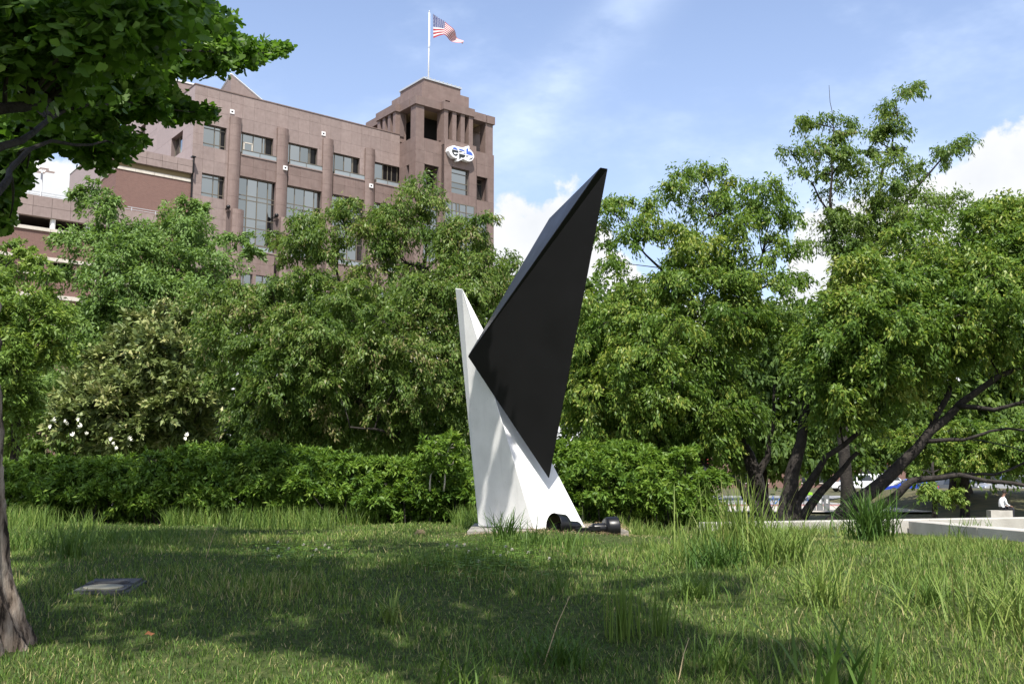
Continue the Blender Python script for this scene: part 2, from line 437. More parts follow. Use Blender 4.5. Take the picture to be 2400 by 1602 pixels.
def clad(us, zs, holes, mat, face=0.0, thick=.12, axis='front', wall=True, name='stone_panel'):
    """stone panels between grid lines us/zs minus holes; front: x=u, face at y; left: x = face, y = u"""
    j = .006
    for i in range(len(us) - 1):
        for k in range(len(zs) - 1):
            for r in cutrects(us[i], us[i + 1], zs[k], zs[k + 1], holes):
                if r[1] - r[0] < .05 or r[3] - r[2] < .05: continue
                pr = random.uniform(0, .006)
                if axis == 'front': cube(name, r[0] + j, r[1] - j, face - pr, face + thick, r[2] + j, r[3] - j, mat, bld)
                else: cube(name, face - pr, face + thick, r[0] + j, r[1] - j, r[2] + j, r[3] - j, mat, bld)
                npan[0] += 1
    if wall:
        for r in cutrects(us[0], us[-1], zs[0], zs[-1], holes):
            if axis == 'front': wallmb.box(r[0], r[1], face + .03, face + .5, zc(r[2]), zc(r[3]))
            else: wallmb.box(face + .03, face + .5, r[0], r[1], zc(r[2]), zc(r[3]))
def lin(a, b, n): return [a + (b - a) * i / n for i in range(n + 1)]

def window(u0, u1, z0, z1, y, mull, trans, axis='front', fw=.07, dark=None):
    """window part: frame mesh with panes as children; mull = inner vertical positions, trans = inner horizontal ones"""
    us = [u0] + [m for m in mull if u0 < m < u1] + [u1]; zs = [z0] + [t for t in trans if z0 < t < z1] + [z1]
    mb = MB()
    def bx(a, b, c, d, y0, y1):
        if axis == 'front': mb.box(a, b, y0, y1, zc(c), zc(d))
        else: mb.box(y0, y1, a, b, zc(c), zc(d))
    for i, uu in enumerate(us): bx(uu - fw / 2, uu + fw / 2, z0, z1, y - .05, y + .06)
    for zz in zs: bx(u0, u1, zz - fw / 2, zz + fw / 2, y - .045, y + .055)
    fr = mb.build('window', M_frame, bld)
    for i in range(len(us) - 1):
        for k in range(len(zs) - 1):
            a, b, c, d = us[i] + fw / 2, us[i + 1] - fw / 2, zs[k] + fw / 2, zs[k + 1] - fw / 2
            if b - a < .03 or d - c < .03: continue
            gm = M_darkglass if dark is not None and dark(i, k, (a + b) / 2, (c + d) / 2) else M_glass
            o = (cube('pane', a, b, y + .0, y + .02, c, d, gm, fr) if axis == 'front' else cube('pane', y + .0, y + .02, a, b, c, d, gm, fr))
            o.rotation_euler = (random.gauss(0, .004), 0, random.gauss(0, .005))
    return fr
def rail(u0, u1, zb, zt, y, x_end=True):
    mb = MB(); mb.box(u0, u1, y - .03, y + .03, zc(zt - .06), zc(zt)); mb.box(u1 - .07, u1, y - .03, y + .03, zc(zb), zc(zt - .062))
    mb.box(u0, u0 + .07, y - .03, y + .03, zc(zb), zc(zt - .062)); um = (u0 + u1) / 2; mb.box(um - .02, um + .02, y - .02, y + .02, zc(zb), zc(zt - .062))
    o = mb.build('balcony_rail', M_frame, bld)
    cube('rail_glass', u0 + .08, um - .03, y - .006, y + .006, zb + .02, zt - .07, M_glassrail, o)
    cube('rail_glass', um + .03, u1 - .08, y - .006, y + .006, zb + .02, zt - .07, M_glassrail, o)

ROOF = 33.15
bays = [(4.2, 7.6), (8.65, 12.0), (13.08, 16.4), (17.45, 20.1)]
winr = [7.15, 11.45, 15.8, 20.02]
# upper band and column strip A
clad(lin(0, 20.12, 19), [29.93, 31.12, 32.33, ROOF], [], M_granite)
cop = MB(); cop.box(-.04, 20.1, -.05, .5, zc(ROOF), zc(ROOF + .09)); cop.box(-.05, .5, -.045, 4.9, zc(ROOF + .003), zc(ROOF + .085))
cop.build('roof_coping', M_granite_dark, bld)
A1 = (.88, 2.86, 27.97, 29.93); A2 = (.92, 2.88, 23.66, 25.63)
clad([0, .9, 1.88, 2.87, 3.15], [17.5, 18.6, 19.7, 20.8, 21.9, 22.8, 23.66, 24.65, 25.63, 26.8, 27.97, 28.95, 29.93], [A1, A2], M_granite)
for a in (A1, A2): window(a[0], a[1], a[2], a[3], .30, [a[0] + 1.05, a[0] + 1.55], [a[2] + .34, a[3] - .30], dark=lambda i, k, u, z: i == 2)
wallmb.box(3.0, 20.1, .03, .5, zc(ROOF - 3.2), zc(ROOF - .01))
# bays
for bi, ((u0, u1), wr) in enumerate(zip(bays, winr)):
    # wall between the window and the next pier
    if wr < u1 - .1: clad([wr, u1 + .1], [27.92, 28.92, 29.93], [], M_granite)
    wd = wr - u0
    ms = [u0 + .22, u0 + 1.2, u0 + 2.05, u0 + wd * .78] if bi < 3 else [u0 + .98, u0 + 1.5, u0 + 1.95]
    window(u0, wr, 27.9, 29.93, .30, ms, [28.3] if bi == 3 else [], dark=(lambda i, k, u, z: i == 4 or (len(ms) == 3 and i >= 1)) if bi < 3 else (lambda i, k, u, z: i >= 1))
    if bi == 0:                                    # framed vent light in the second bay
        mb = MB(); a, b, c, d = u0 + .30, u0 + 1.15, 28.0, 29.15
        for q in ((a, a + .1, c, d), (b - .1, b, c, d), (a, b, d - .1, d)): mb.box(q[0], q[1], .20, .30, zc(q[2]), zc(q[3]))
        fr = mb.build('window_vent', M_limestone, bld); cube('pane', a + .1, b - .1, .24, .26, c, d - .1, M_glass, fr)
    # spandrel
    clad(lin(u0 - .04, u1 + .04, 3), [25.98, 26.95, 27.80], [], M_granite_dark, face=-.12, thick=.2, wall=False)
    wallmb.box(u0 - .03, u1 + .03, .05, .45, zc(25.98), zc(27.82))
    cube('window_ledge', u0 - .03, u1 + .03, -.19, .30, 27.80, 27.90, M_granite, bld)
    rail(u0 + .03, u1 - .02, 27.9, 28.35, -.10)
    # tall glazing
    ue = u1 + .55 if bi == 3 else u1
    ms = [u0 + .66 + .12, u0 + 1.72, u0 + 2.68] if bi < 3 else [u0 + .8, u0 + 1.7, u0 + 2.5]
    window(u0 + .02, u1 - .02, 19.4, 25.97, .26, ms, [24.42, 24.03, 22.45, 21.65, 20.2], dark=(lambda i, k, u, z: i == 3 and z < 22.4) if bi < 3 else (lambda i, k, u, z: i >= 2))  # dark lower right panes paint in the reflection of dark buildings
    wallmb.box(u0 - .1, u1 + .1, 1.2, 1.4, zc(18), zc(ROOF - 3.2))
    # base wall with ledge, rail and low windows
    lo = (u0 - .75 + .1, u1 - .75 + .1)
    holes = [(lo[0] + .25, lo[0] + 1.7, 14.9, 17.35), (lo[0] + 2.0, min(lo[0] + 3.45, lo[1]), 14.9, 17.35)]
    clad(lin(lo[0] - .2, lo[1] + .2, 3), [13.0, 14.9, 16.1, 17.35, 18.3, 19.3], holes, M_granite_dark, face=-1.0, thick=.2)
    for h in holes: window(h[0], h[1], h[2], h[3], -.75, [(h[0] + h[1]) / 2], [16.5, 15.7])
    cube('window_ledge', lo[0] - .2, lo[1] + .4, -1.06, .2, 19.3, 19.4, M_granite, bld)
    rail(lo[0] + .3, lo[1] + .1, 19.4, 19.86, -.95)
# bow-fronted piers
def bow(w_, dp0, dp1, n=7):
    return [(-w_ / 2 + w_ * i / n, -(dp0 + (dp1 - dp0) * math.sin(math.pi * i / n))) for i in range(n + 1)]
pm = MB(); pm.prism([(-.5, .1)] + [(x, y) for x, y in bow(1.0, .22, .42)] + [(.5, .1)], 0, 1); pier_me = pm.mesh('pier_block', M_granite_dark)
pier_u = [(3.08, 4.08), (7.45, 8.48), (11.9, 12.92), (16.28, 17.28)]
for a, b in pier_u:
    mb = MB(); mb.box(a + .05, b - .05, -.2, .3, zc(17), zc(30.9)); pr = mb.build('pier', M_joint, bld)
    zs = [22.6, 24.0, 25.4, 26.7, 28.0, 29.3, 30.35, 31.0]
    for k in range(len(zs) - 1):
        o = link('pier_block', pier_me, pr); o.location = ((a + b) / 2, 0, zc(zs[k] + .006)); o.scale = (b - a, 1, zs[k + 1] - zs[k] - .012)
    a2, b2 = a + .17, b + .17
    mb = MB(); mb.box(a2 + .04, b2 - .04, -1.0, .2, zc(13), zc(22.6)); p2 = mb.build('half_pier', M_joint, bld)
    zs = [13, 15, 17, 18.4, 19.8, 21.2, 22.3, 22.72]
    for k in range(len(zs) - 1):
        o = link('pier_block', pier_me, p2); o.location = ((a2 + b2) / 2, -.82, zc(zs[k] + .006)); o.scale = (b2 - a2, 1, zs[k + 1] - zs[k] - .012)
    mb = MB(); mb.lathe([(.001, -.16), (.12, -.14), (.19, 0), (.17, .12), (.06, .2), (.001, .21)], 12, Matrix.Translation((a - .02, -.55, zc(22.9)))); mb.box(a - .06, a + .02, -.55, .1, zc(22.85), zc(22.91))
    mb.build('wall_floodlight', M_can, bld, True)
for (u, z, y) in ((3.28, 31.49, 0), (8.14, 27.35, -.45), (11.98, 31.46, 0), (16.8, 27.35, -.45)):
    mb = MB(); s_ = .19
    mb.box(u - s_, u + s_, y - .06, y + .05, zc(z - s_), zc(z - .08)); mb.box(u - s_, u + s_, y - .06, y + .05, zc(z + .07), zc(z + s_))
    mb.box(u - s_, u - .09, y - .06, y + .05, zc(z - .08), zc(z + .07)); mb.box(u + .09, u + s_, y - .06, y + .05, zc(z - .08), zc(z + .07))
    v = mb.build('wall_vent', M_whitemetal, bld); cube('vent_opening', u - .09, u + .09, y - .02, y + .04, z - .08, z + .07, M_dark, v)
# left flank
LW1 = (2.5, 5.35, 27.93, 29.85); LW2 = (12.7, 14.3, 32.0, 33.5)
clad(lin(.02, 5.0, 3), [17.5, 19, 20.5, 22, 23.5, 25, 26.45, 27.93, 28.9, 29.85, 31.12, 32.33, ROOF], [LW1], M_granite_sunlit, axis='left')
clad(lin(5.0, 39.5, 8), [20, 22, 24, 26, 27.93, 29.85, 31.5, 33.3, 35.1], [LW1, LW2], M_granite_sunlit, axis='left')
window(LW1[0], LW1[1], LW1[2], LW1[3], .42, [3.4, 4.3], [], 'left'); window(LW2[0], LW2[1], LW2[2], LW2[3], .25, [], [], 'left')
cube('roof_coping', -.06, .5, 5.0, 39.5, 35.1, 35.22, M_whitemetal, bld)
wallmb.box(.4, 20, 39.0, 39.5, zc(15), zc(35.1)); wallmb.box(.4, 26, .6, 39.0, zc(32.2), zc(32.7))
clad(lin(0, 8, 5), [32.8, 34.1, 35.1], [], M_granite, face=5.0); cube('roof_coping', -.06, 3.9, 4.93, 5.4, 35.1, 35.23, M_whitemetal, bld)
# roof gable
mb = MB()
ap = (5.05, 5.02, zc(37.05)); rt = (8.2, 5.02, zc(35.25)); bk = (5.05, 10.2, zc(35.25)); b0 = zc(33.0)
mb.add([(5.05, 5.02, b0), (8.2, 5.02, b0), rt, ap, (5.05, 10.2, b0), bk], [(0, 1, 2, 3), (0, 3, 5, 4), (3, 2, 5), (1, 4, 5, 2), (0, 4, 1)])
mb.build('roof_gable', M_granite, bld)
mb = MB(); mb.tube([ap, rt], .09, 4); mb.tube([ap, bk], .09, 4); mb.build('gable_coping', M_whitemetal, bld)

# ------------------------------------------------------------------ belvedere tower (part of the building)
TU0, TU1, TV0, TV1 = 20.12, 29.35, -2.85, 6.5
tm = MB()
sill, msill, lt0, lt1 = 32.27, 32.52, 35.45, 36.25
# shaft faces: front (y = TV0), with the middle bay 0.5 proud
fw1 = (21.15, 22.75, 27.35, 29.75); fw2 = (27.25, 28.55, 27.35, 29.75); mw = (23.9, 25.98, 27.35, 29.9)
lw1 = (21.15, 22.75, 20.4, 26.0); lw2 = (27.25, 28.6, 21.2, 25.6); mg = (23.2, 26.6, 20.4, 26.38)
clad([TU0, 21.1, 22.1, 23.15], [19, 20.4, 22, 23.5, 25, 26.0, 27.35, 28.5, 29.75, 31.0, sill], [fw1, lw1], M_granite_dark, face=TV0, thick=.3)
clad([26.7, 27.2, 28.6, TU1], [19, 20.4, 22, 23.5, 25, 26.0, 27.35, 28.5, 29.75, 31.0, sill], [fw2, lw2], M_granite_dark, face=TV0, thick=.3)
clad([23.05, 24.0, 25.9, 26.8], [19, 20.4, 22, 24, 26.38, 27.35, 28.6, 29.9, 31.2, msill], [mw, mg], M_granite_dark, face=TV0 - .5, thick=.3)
tm.box(23.05, 23.4, TV0 - .45, TV0 + .2, zc(26.4), zc(msill - .01)); tm.box(26.45, 26.8, TV0 - .45, TV0 + .2, zc(26.4), zc(msill - .01))
window(fw1[0], fw1[1], fw1[2], fw1[3], TV0 + 1.0, [22.0], [27.9, 29.3], dark=lambda i, k, u, z: i == 1); window(fw2[0], fw2[1], fw2[2], fw2[3], TV0 + 1.0, [27.8], [27.9, 29.3])
window(mw[0], mw[1], mw[2], mw[3], TV0 - .18, [], [27.95, 28.5, 29.4]); window(mg[0], mg[1], mg[2], mg[3], TV0 - .47, [24.0, 24.5, 24.85, 25.65], [25.6, 24.0, 22.4])
window(lw1[0], lw1[1], lw1[2], lw1[3], TV0 + .2, [21.9], [24, 22.4]); window(lw2[0], lw2[1], lw2[2], lw2[3], TV0 + .2, [27.9], [24.1, 22.7, 21.9])
# reveals behind deep windows, left flank and right flank
for a in (fw1, fw2):
    tm.box(a[0] - .3, a[0], TV0 + .27, TV0 + 1.2, zc(a[2] - .2), zc(a[3] + .2)); tm.box(a[1], a[1] + .3, TV0 + .27, TV0 + 1.2, zc(a[2] - .2), zc(a[3] + .2))
    tm.box(a[0] - .3, a[1] + .3, TV0 + .27, TV0 + 1.2, zc(a[3]), zc(a[3] + .2)); tm.box(a[0] - .3, a[1] + .3, TV0 + .27, TV0 + 1.2, zc(a[2] - .2), zc(a[2]))
lslot = (-1.75, -1.25, 27.6, 29.75)
clad([TV0 + .02, -1.95, -1.1, .02], [19, 22, 24.5, 27.35, 28.6, 29.75, 31.0, sill], [lslot], M_granite_dark, face=TU0, thick=.3, axis='left')
cube('slot_window', TU0 + .5, TU0 + .55, -1.75, -1.25, 27.6, 29.75, M_glass, bld)
clad([.02, 1.8, 3.6], [ROOF - .1, sill + 2.2, sill + 3.18], [], M_granite_dark, face=TU0 - .02, thick=.3, axis='left')
tm.box(TU0 + .3, TU1 - .02, TV0 + 1.3, TV1, zc(17), zc(sill - .02)); tm.box(TU1 - .4, TU1 - .01, TV0 + .3, TV1, zc(17), zc(sill - .03))
tm.build('tower_core', M_granite_dark, bld)
cx_, cy_ = (TU0 + TU1) / 2, (TV0 + TV1) / 2; HS = (TU1 - TU0) / 2
def ring4(fn, mat, name):
    """build fn(mb) for the front side, then the same turned to the other three sides"""
    for k in range(4):
        mb = MB(); fn(mb)
        c_, s_ = math.cos(k * math.pi / 2), math.sin(k * math.pi / 2)
        mb.v = [(cx_ + c_ * (x - cx_) - s_ * (y - cy_), cy_ + s_ * (x - cx_) + c_ * (y - cy_), z) for x, y, z in mb.v]
        mb.build(name, mat, bld)
yF = cy_ - HS
def f_col(mb):
    mb.box(TU0 + .06, TU0 + .98, yF + .06, yF + .98, zc(sill), zc(lt0))
ring4(f_col, M_granite_dark, 'corner_column')
def f_bay(mb):
    mb.box(cx_ - 1.72, cx_ + 1.72, yF - .49, yF + .1, zc(sill - .3), zc(msill))
ring4(f_bay, M_granite_dark, 'bay_sill')
def fin(i):
    def f(mb):
        u = cx_ - 1.70 + i * .98
        mb.box(u, u + .47, yF - .46, yF + .75, zc(msill), zc(lt0))
    return f
for i in range(4): ring4(fin(i), M_granite_dark, 'tower_fin')
def f_lin(mb):
    mb.box(TU0 - .1, TU1 - 1.0, yF - .1, yF + .9, zc(lt0), zc(lt1)); mb.box(cx_ - 1.85, cx_ + 1.85, yF - .6, yF - .1, zc(lt0), zc(lt1 - .02))
ring4(f_lin, M_granite_dark, 'lintel')
cube('belvedere_ceiling', TU0 + .6, TU1 - .6, yF + .6, cy_ + HS - .6, lt0 + .05, lt0 + .2, M_soffit, bld)
cube('belvedere_roof', TU0 + .6, TU1 - .6, yF + .6, cy_ + HS - .6, lt0 + .24, lt1 - .1, M_granite_dark, bld)
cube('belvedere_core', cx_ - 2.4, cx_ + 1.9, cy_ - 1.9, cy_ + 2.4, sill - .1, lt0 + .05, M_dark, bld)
cube('belvedere_core', TU1 - 2.5, TU1 - 1.9, cy_ - 1.0, cy_ + .6, sill - .1, lt0 - .5, M_granite_dark, bld)
cube('floor_slab', TU0 + .2, TU1 - .2, yF + .2, cy_ + HS - .2, sill - .3, sill - .05, M_granite_dark, bld)
h1 = 2.82
def niche(mb):
    pass
for k in range(4):                                     # upper block, each side two panels with a small opening
    mb = MB()
    for r in cutrects(cx_ - h1, cx_ + h1, lt1 - .12, 38.45, [(cx_ - .05, cx_ + .5, 37.0, 37.5)]):
        tr = 0 if k % 2 == 0 else .303
        mb.box(max(r[0], cx_ - h1 + tr), min(r[1], cx_ + h1 - tr), cy_ - h1, cy_ - h1 + .3, zc(r[2]), zc(r[3]))
    c_, s_ = math.cos(k * math.pi / 2), math.sin(k * math.pi / 2); sh = 0 if k % 2 == 0 else -.004
    mb.v = [(cx_ + c_ * (x - cx_) - s_ * (y - cy_), cy_ + s_ * (x - cx_) + c_ * (y - cy_), z + sh) for x, y, z in mb.v]
    mb.build('attic_wall', M_granite_dark, bld)
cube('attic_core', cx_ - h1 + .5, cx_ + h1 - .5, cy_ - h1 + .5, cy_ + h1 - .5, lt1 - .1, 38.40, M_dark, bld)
cube('attic_roof', cx_ - h1 + .2, cx_ + h1 - .2, cy_ - h1 + .2, cy_ + h1 - .2, 38.405, 38.44, M_granite_dark, bld)
h2 = 2.2
cube('roof_cap', cx_ - h2, cx_ + h2, cy_ - h2, cy_ + h2, 38.43, 39.35, M_granite_dark, bld)
mb = MB()
for k in range(4):
    pass
mb.box(cx_ - h2 - .1, cx_ + h2 + .1, cy_ - h2 - .1, cy_ + h2 + .1, zc(39.35), zc(39.52)); mb.build('metal_coping', M_zinc, bld)
for k in range(9):
    cube('coping_clip', cx_ - h2 + .2 + k * .5, cx_ - h2 + .27 + k * .5, cy_ - h2 - .13, cy_ - h2 + .2, 39.5, 39.6, M_zinc, bld)
wallmb.build('wall', M_joint, bld)
print('panels', npan[0])

def bl(u, v, z): return C + Vector((.787, .617, 0)) * u + Vector((-.617, .787, 0)) * v + Vector((0, 0, z))
# illuminated-type sign on the tower
sg = empty('wall_sign', bl(24.7, TV0 - .5, 30.3), 'white outlined sign reading epb in blue and black letters on the tower', 'sign', rz=BRZ)
SGN = dict(
 back=[(23.16, 31.19), (23.22, 31.44), (23.38, 31.65), (23.61, 31.78), (23.87, 31.85), (24.09, 31.81), (24.18, 31.82), (24.84, 31.84), (25.16, 32.03), (25.53, 32.18), (25.61, 32.12), (25.61, 31.85), (25.77, 31.81), (26.03, 31.6), (26.18, 31.31), (26.18, 31.14), (26.04, 30.89), (25.81, 30.69), (25.57, 30.62), (25.1, 30.67), (24.91, 30.75), (24.74, 30.64), (24.25, 30.35), (24.16, 30.4), (24.22, 30.71), (24.02, 30.64), (23.73, 30.66), (23.45, 30.84), (23.31, 31.03)],
 blue=[[(23.63, 31.49), (23.73, 31.61), (23.87, 31.67), (24.04, 31.65), (24.18, 31.55), (24.24, 31.45)], [(24.4, 31.65), (24.84, 31.64), (25.02, 31.58), (25.1, 31.49), (24.4, 31.49)], [(24.82, 31.27), (25.13, 31.4), (25.15, 31.28)],
       [(25.25, 31.8), (25.46, 31.91), (25.47, 31.58), (25.62, 31.64), (25.8, 31.6), (25.95, 31.46), (26.01, 31.27), (25.25, 31.29)]],
 dark=[[(23.59, 31.4), (24.31, 31.4), (24.31, 31.19), (23.81, 31.18), (23.76, 31.13), (23.84, 31.01), (23.99, 30.99), (24.07, 31.07), (24.27, 31.08), (24.22, 30.95), (24.05, 30.84), (23.85, 30.85), (23.65, 31.0), (23.56, 31.2)],
       [(24.4, 31.4), (24.79, 31.42), (24.73, 31.36), (24.4, 31.27)], [(24.4, 31.16), (25.15, 31.16), (25.09, 30.99), (24.93, 30.85), (24.76, 30.82), (24.6, 30.84), (24.59, 30.71), (24.41, 30.61)],
       [(25.25, 31.15), (25.58, 31.16), (25.25, 30.99)], [(25.51, 30.8), (26.04, 31.13), (25.95, 30.95), (25.78, 30.84)]])
def plate(poly, y0, y1, name, mat, parent):
    p = [(u - 24.7, z - 30.3) for u, z in poly]; n = len(p)
    ar = sum(p[i][0] * p[(i + 1) % n][1] - p[(i + 1) % n][0] * p[i][1] for i in range(n))
    if ar < 0: p = p[::-1]
    mb = MB(); mb.add([(x, y0, z) for x, z in p] + [(x, y1, z) for x, z in p],
                      [tuple(range(n)), tuple(range(2 * n - 1, n - 1, -1))] + [((i + 1) % n, i, n + i, n + (i + 1) % n) for i in range(n)])
    me = mb.mesh(name, mat); bm = bmesh.new(); bm.from_mesh(me); bmesh.ops.triangulate(bm, faces=[f for f in bm.faces if len(f.verts) > 4]); bm.to_mesh(me); bm.free()
    return link(name, me, parent)
M_signwhite = pbsdf('sign_white', (.85, .86, .87), .4); M_signblue = pbsdf('sign_blue', (.055, .13, .52), .4); M_signdark = pbsdf('sign_black', (.02, .025, .026), .4)
plate(SGN['back'], -.50, -.02, 'sign_body', M_signwhite, sg)
for p in SGN['blue']: plate(p, -.515, -.49, 'blue_letter_piece', M_signblue, sg)
for p in SGN['dark']: plate(p, -.515, -.49, 'black_letter_piece', M_signdark, sg)

# flagpole and flag
fp = empty('flagpole', bl(24.5, cy_, 39.5), 'tall white flagpole standing on the roof of the tower', 'flagpole')
mb = MB(); mb.tube([(0, 0, 0), (0, 0, 4.2), (0, 0, 8.25)], [.085, .07, .055], 10); mb.build('pole', M_whitemetal, fp, True)
mb = MB(); mb.lathe([(.001, -.09), (.07, -.05), (.09, 0), (.06, .06), (.001, .09)], 10, Matrix.Translation((0, 0, 8.34))); mb.build('finial', M_zinc, fp, True)
mb = MB(); mb.lathe([(.10, 0), (.10, .14)], 10, Matrix.Translation((0, 0, 4.4))); mb.build('pulley_collar', M_zinc, fp, True)
mb = MB(); mb.tube([(.13, -.05, 4.6), (.14, -.05, 8.1)], .012, 4); mb.build('halyard', M_whitemetal, fp)
def mat_flag():
    m = pbsdf('flag_cloth', (.8, .8, .8), .8); t = NT(m.node_tree); b = bsdf(m)
    uv = t.add('ShaderNodeUVMap'); sp = t.add('ShaderNodeSeparateXYZ'); t.link(uv.outputs[0], sp.inputs[0])
    u, v = sp.outputs[0], sp.outputs[1]
    st = t.math('MODULO', t.math('FLOOR', t.math('MULTIPLY', v, 13.0)), 2.0)        # v = 0 at the top
    col = t.mix(st, (.36, .018, .028), (.62, .62, .63))
    can = t.math('MULTIPLY', t.math('LESS_THAN', u, .4), t.math('LESS_THAN', v, .5385))
    fx = t.math('SUBTRACT', t.math('FRACT', t.math('MULTIPLY', u, 15.0)), .5); fy = t.math('SUBTRACT', t.math('FRACT', t.math('MULTIPLY', v, 16.7)), .5)
    rr = t.math('ADD', t.math('MULTIPLY', fx, fx), t.math('MULTIPLY', fy, fy))
    cc = t.mix(t.math('LESS_THAN', rr, .045), (.035, .05, .17), (.8, .8, .8))
    t.link(t.mix(can, col, cc), b.inputs['Base Color'])
    return m
def flag():
    ref = fp.location
    top = [(24.94, 47.7), (25.7, 47.45), (26.36, 47.2), (27.22, 46.6), (27.9, 46.1), (28.5, 45.68)]
    bot = [(25.04, 45.08), (25.6, 45.45), (26.19, 45.75), (27.0, 45.48), (27.89, 45.25), (28.35, 45.22)]
    n, m = 40, 14; vs = []; uv = []
    for i in range(n + 1):
        s = i / n; q = s * 5; k = min(int(q), 4); fr = q - k
        tp = [top[k][j] * (1 - fr) + top[k + 1][j] * fr for j in (0, 1)]; bt = [bot[k][j] * (1 - fr) + bot[k + 1][j] * fr for j in (0, 1)]
        for j in range(m + 1):
            r = j / m; u = tp[0] * (1 - r) + bt[0] * r; z = tp[1] * (1 - r) + bt[1] * r
            dv = .28 * math.sin(s * 9 + r * 2.2) * s + .16 * math.sin(s * 17 + r * 3) * s - .35 * s
            vs.append(bl(u, cy_ + dv, z) - ref); uv.append((s, r))
    fs = [(i * (m + 1) + j, (i + 1) * (m + 1) + j, (i + 1) * (m + 1) + j + 1, i * (m + 1) + j + 1) for i in range(n) for j in range(m)]
    me = bpy.data.meshes.new('flag'); me.from_pydata(vs, [], fs); me.update()
    ul = me.uv_layers.new(name='UVMap')
    for lp in me.loops: ul.data[lp.index].uv = uv[lp.vertex_index]
    me.polygons.foreach_set('use_smooth', [True] * len(me.polygons)); me.materials.append(mat_flag())
    o = link('flag', me); o.location = ref
    tag(o, 'American flag with stars and stripes flying from the rooftop flagpole', 'flag')
flag()

# ------------------------------------------------------------------ parking garage
gar = empty('parking_garage', (C.x, C.y, -1.2), 'red brick parking garage with pink stone bands and dark open decks left of the offices', 'parking garage', rz=BRZ)
bld_save, bld = bld, gar; Z0 = 1.2
gy0 = -2.0
def gcl(us, zs, mat, face, thick=.25, name='stone_panel'):
    for i in range(len(us) - 1):
        for k in range(len(zs) - 1): cube(name, us[i] + .012, us[i + 1] - .012, face - random.uniform(0, .006), face + thick, zs[k] + .012, zs[k + 1] - .012, mat, gar)
gu0, gu1 = -24.0, -3.2
mb = MB()
def wl(a, b, c, d, e, f): mb.box(a, b, c, d, zc(e), zc(f))
wl(gu0, gu1, gy0 + .04, gy0 + .4, 19.3, 20.85)
gcl(lin(gu0, gu1, 16), [19.3, 20.05, 20.87], M_granite, gy0, .1)
wl(gu0, gu1, gy0 + .4, 30, 19.6, 20.0)                                   # roof deck
mb.build('roof_deck', M_granite, gar)
br = MB()
def bb(a, b, c, d, e, f): br.box(a, b, c, d, zc(e), zc(f))
bb(gu0, gu1, gy0 + .05, gy0 + .45, 16.35, 18.25)
for k in range(-24, -2, 2):
    bb(k - .30 + 1.05, k + .30 + 1.05, gy0 + .05, gy0 + .45, 14.0, 16.0)
bb(gu0, gu1, gy0 + .05, gy0 + .45, 12.3 + 1.3, 14.95); 
bb(gu0, gu1, gy0 + .05, gy0 + .45, 9.6, 11.3)
for k in range(-24, -2, 2): bb(k - .05, k + 1.1, gy0 + .06, gy0 + .45, 11.3, 13.55)
bb(gu0, gu1, gy0 + .05, gy0 + .45, 0, 8.6)
br.build('brick_wall', M_brick, gar)
for (z0, z1, pr) in ((18.25, 18.5, .06), (16.1, 16.35, .06), (14.95, 15.12, .05), (13.3, 13.6, .05), (11.3, 11.45, .05), (9.4, 9.6, .05), (8.6, 8.8, .05)):
    for i in range(8):
        a = gu0 + (gu1 - gu0) * i / 8; b = gu0 + (gu1 - gu0) * (i + 1) / 8
        cube('pale_ledge', a + .01, b - .01, gy0 - pr, gy0 + .5, z0, z1, M_limestone, gar)
for k in range(8):
    mb = MB(); u = -23.4 + k * 2.52; mb.lathe([(.2, zc(18.5)), (.2, zc(19.3))], 12, Matrix.Translation((u, gy0 + .35, 0))); mb.build('deck_column', M_white, gar, True)
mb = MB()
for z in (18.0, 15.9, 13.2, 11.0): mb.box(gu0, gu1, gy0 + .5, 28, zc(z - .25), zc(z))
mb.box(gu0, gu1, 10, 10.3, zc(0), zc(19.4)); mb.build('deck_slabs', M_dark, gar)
mb = MB()
for z in (21.0, 21.18): mb.tube([(gu0, gy0 + .2, zc(z)), (gu1, gy0 + .2, zc(z))], .028, 5)
for k in range(12): u = gu0 + .3 + k * 1.85; mb.tube([(u, gy0 + .2, zc(20.85)), (u, gy0 + .2, zc(21.2))], .028, 5)
mb.build('roof_rail', M_zinc, gar)
# stair block
mb = MB(); mb.box(-6.0, -.02, 0, 4.1, zc(12), zc(24.62)); mb.build('stair_tower_wall', M_brick, gar)
cube('stair_recess', -5.9, -.02, .12, 4.0, 24.62, 25.4, M_soffit, gar)
for i in range(4): cube('pale_ledge', -6.03 + i * 1.5, -4.55 + i * 1.5, -.06, .3, 24.62, 24.88, M_limestone, gar)
for i in range(3): cube('pale_ledge', -6.06, -5.8, .32 + i * 1.27, 1.57 + i * 1.27, 24.62, 24.88, M_limestone, gar)
gcl(lin(-6.3, -.03, 5), [25.3, 25.85, 26.42], M_granite, -.3, .3)
for i in range(3): cube('stone_panel', -6.3, -6.0, .02 + i * 1.4, 1.4 + i * 1.4, 25.3, 26.42, M_granite, gar)
cube('stair_roof', -6.0, -.03, 0.02, 4.2, 25.5, 26.3, M_granite, gar)
mb = MB(); mb.tube([(-.12, -.45, zc(26.75)), (.02, -.4, zc(26.6)), (.02, -.38, zc(25.4)), (.04, -.1, zc(25.2)), (.04, -.1, zc(12))], .07, 6); mb.box(-.2, .12, -.6, -.2, zc(26.62), zc(26.72)); mb.build('downpipe', M_can, gar)
bld = bld_save; Z0 = .95

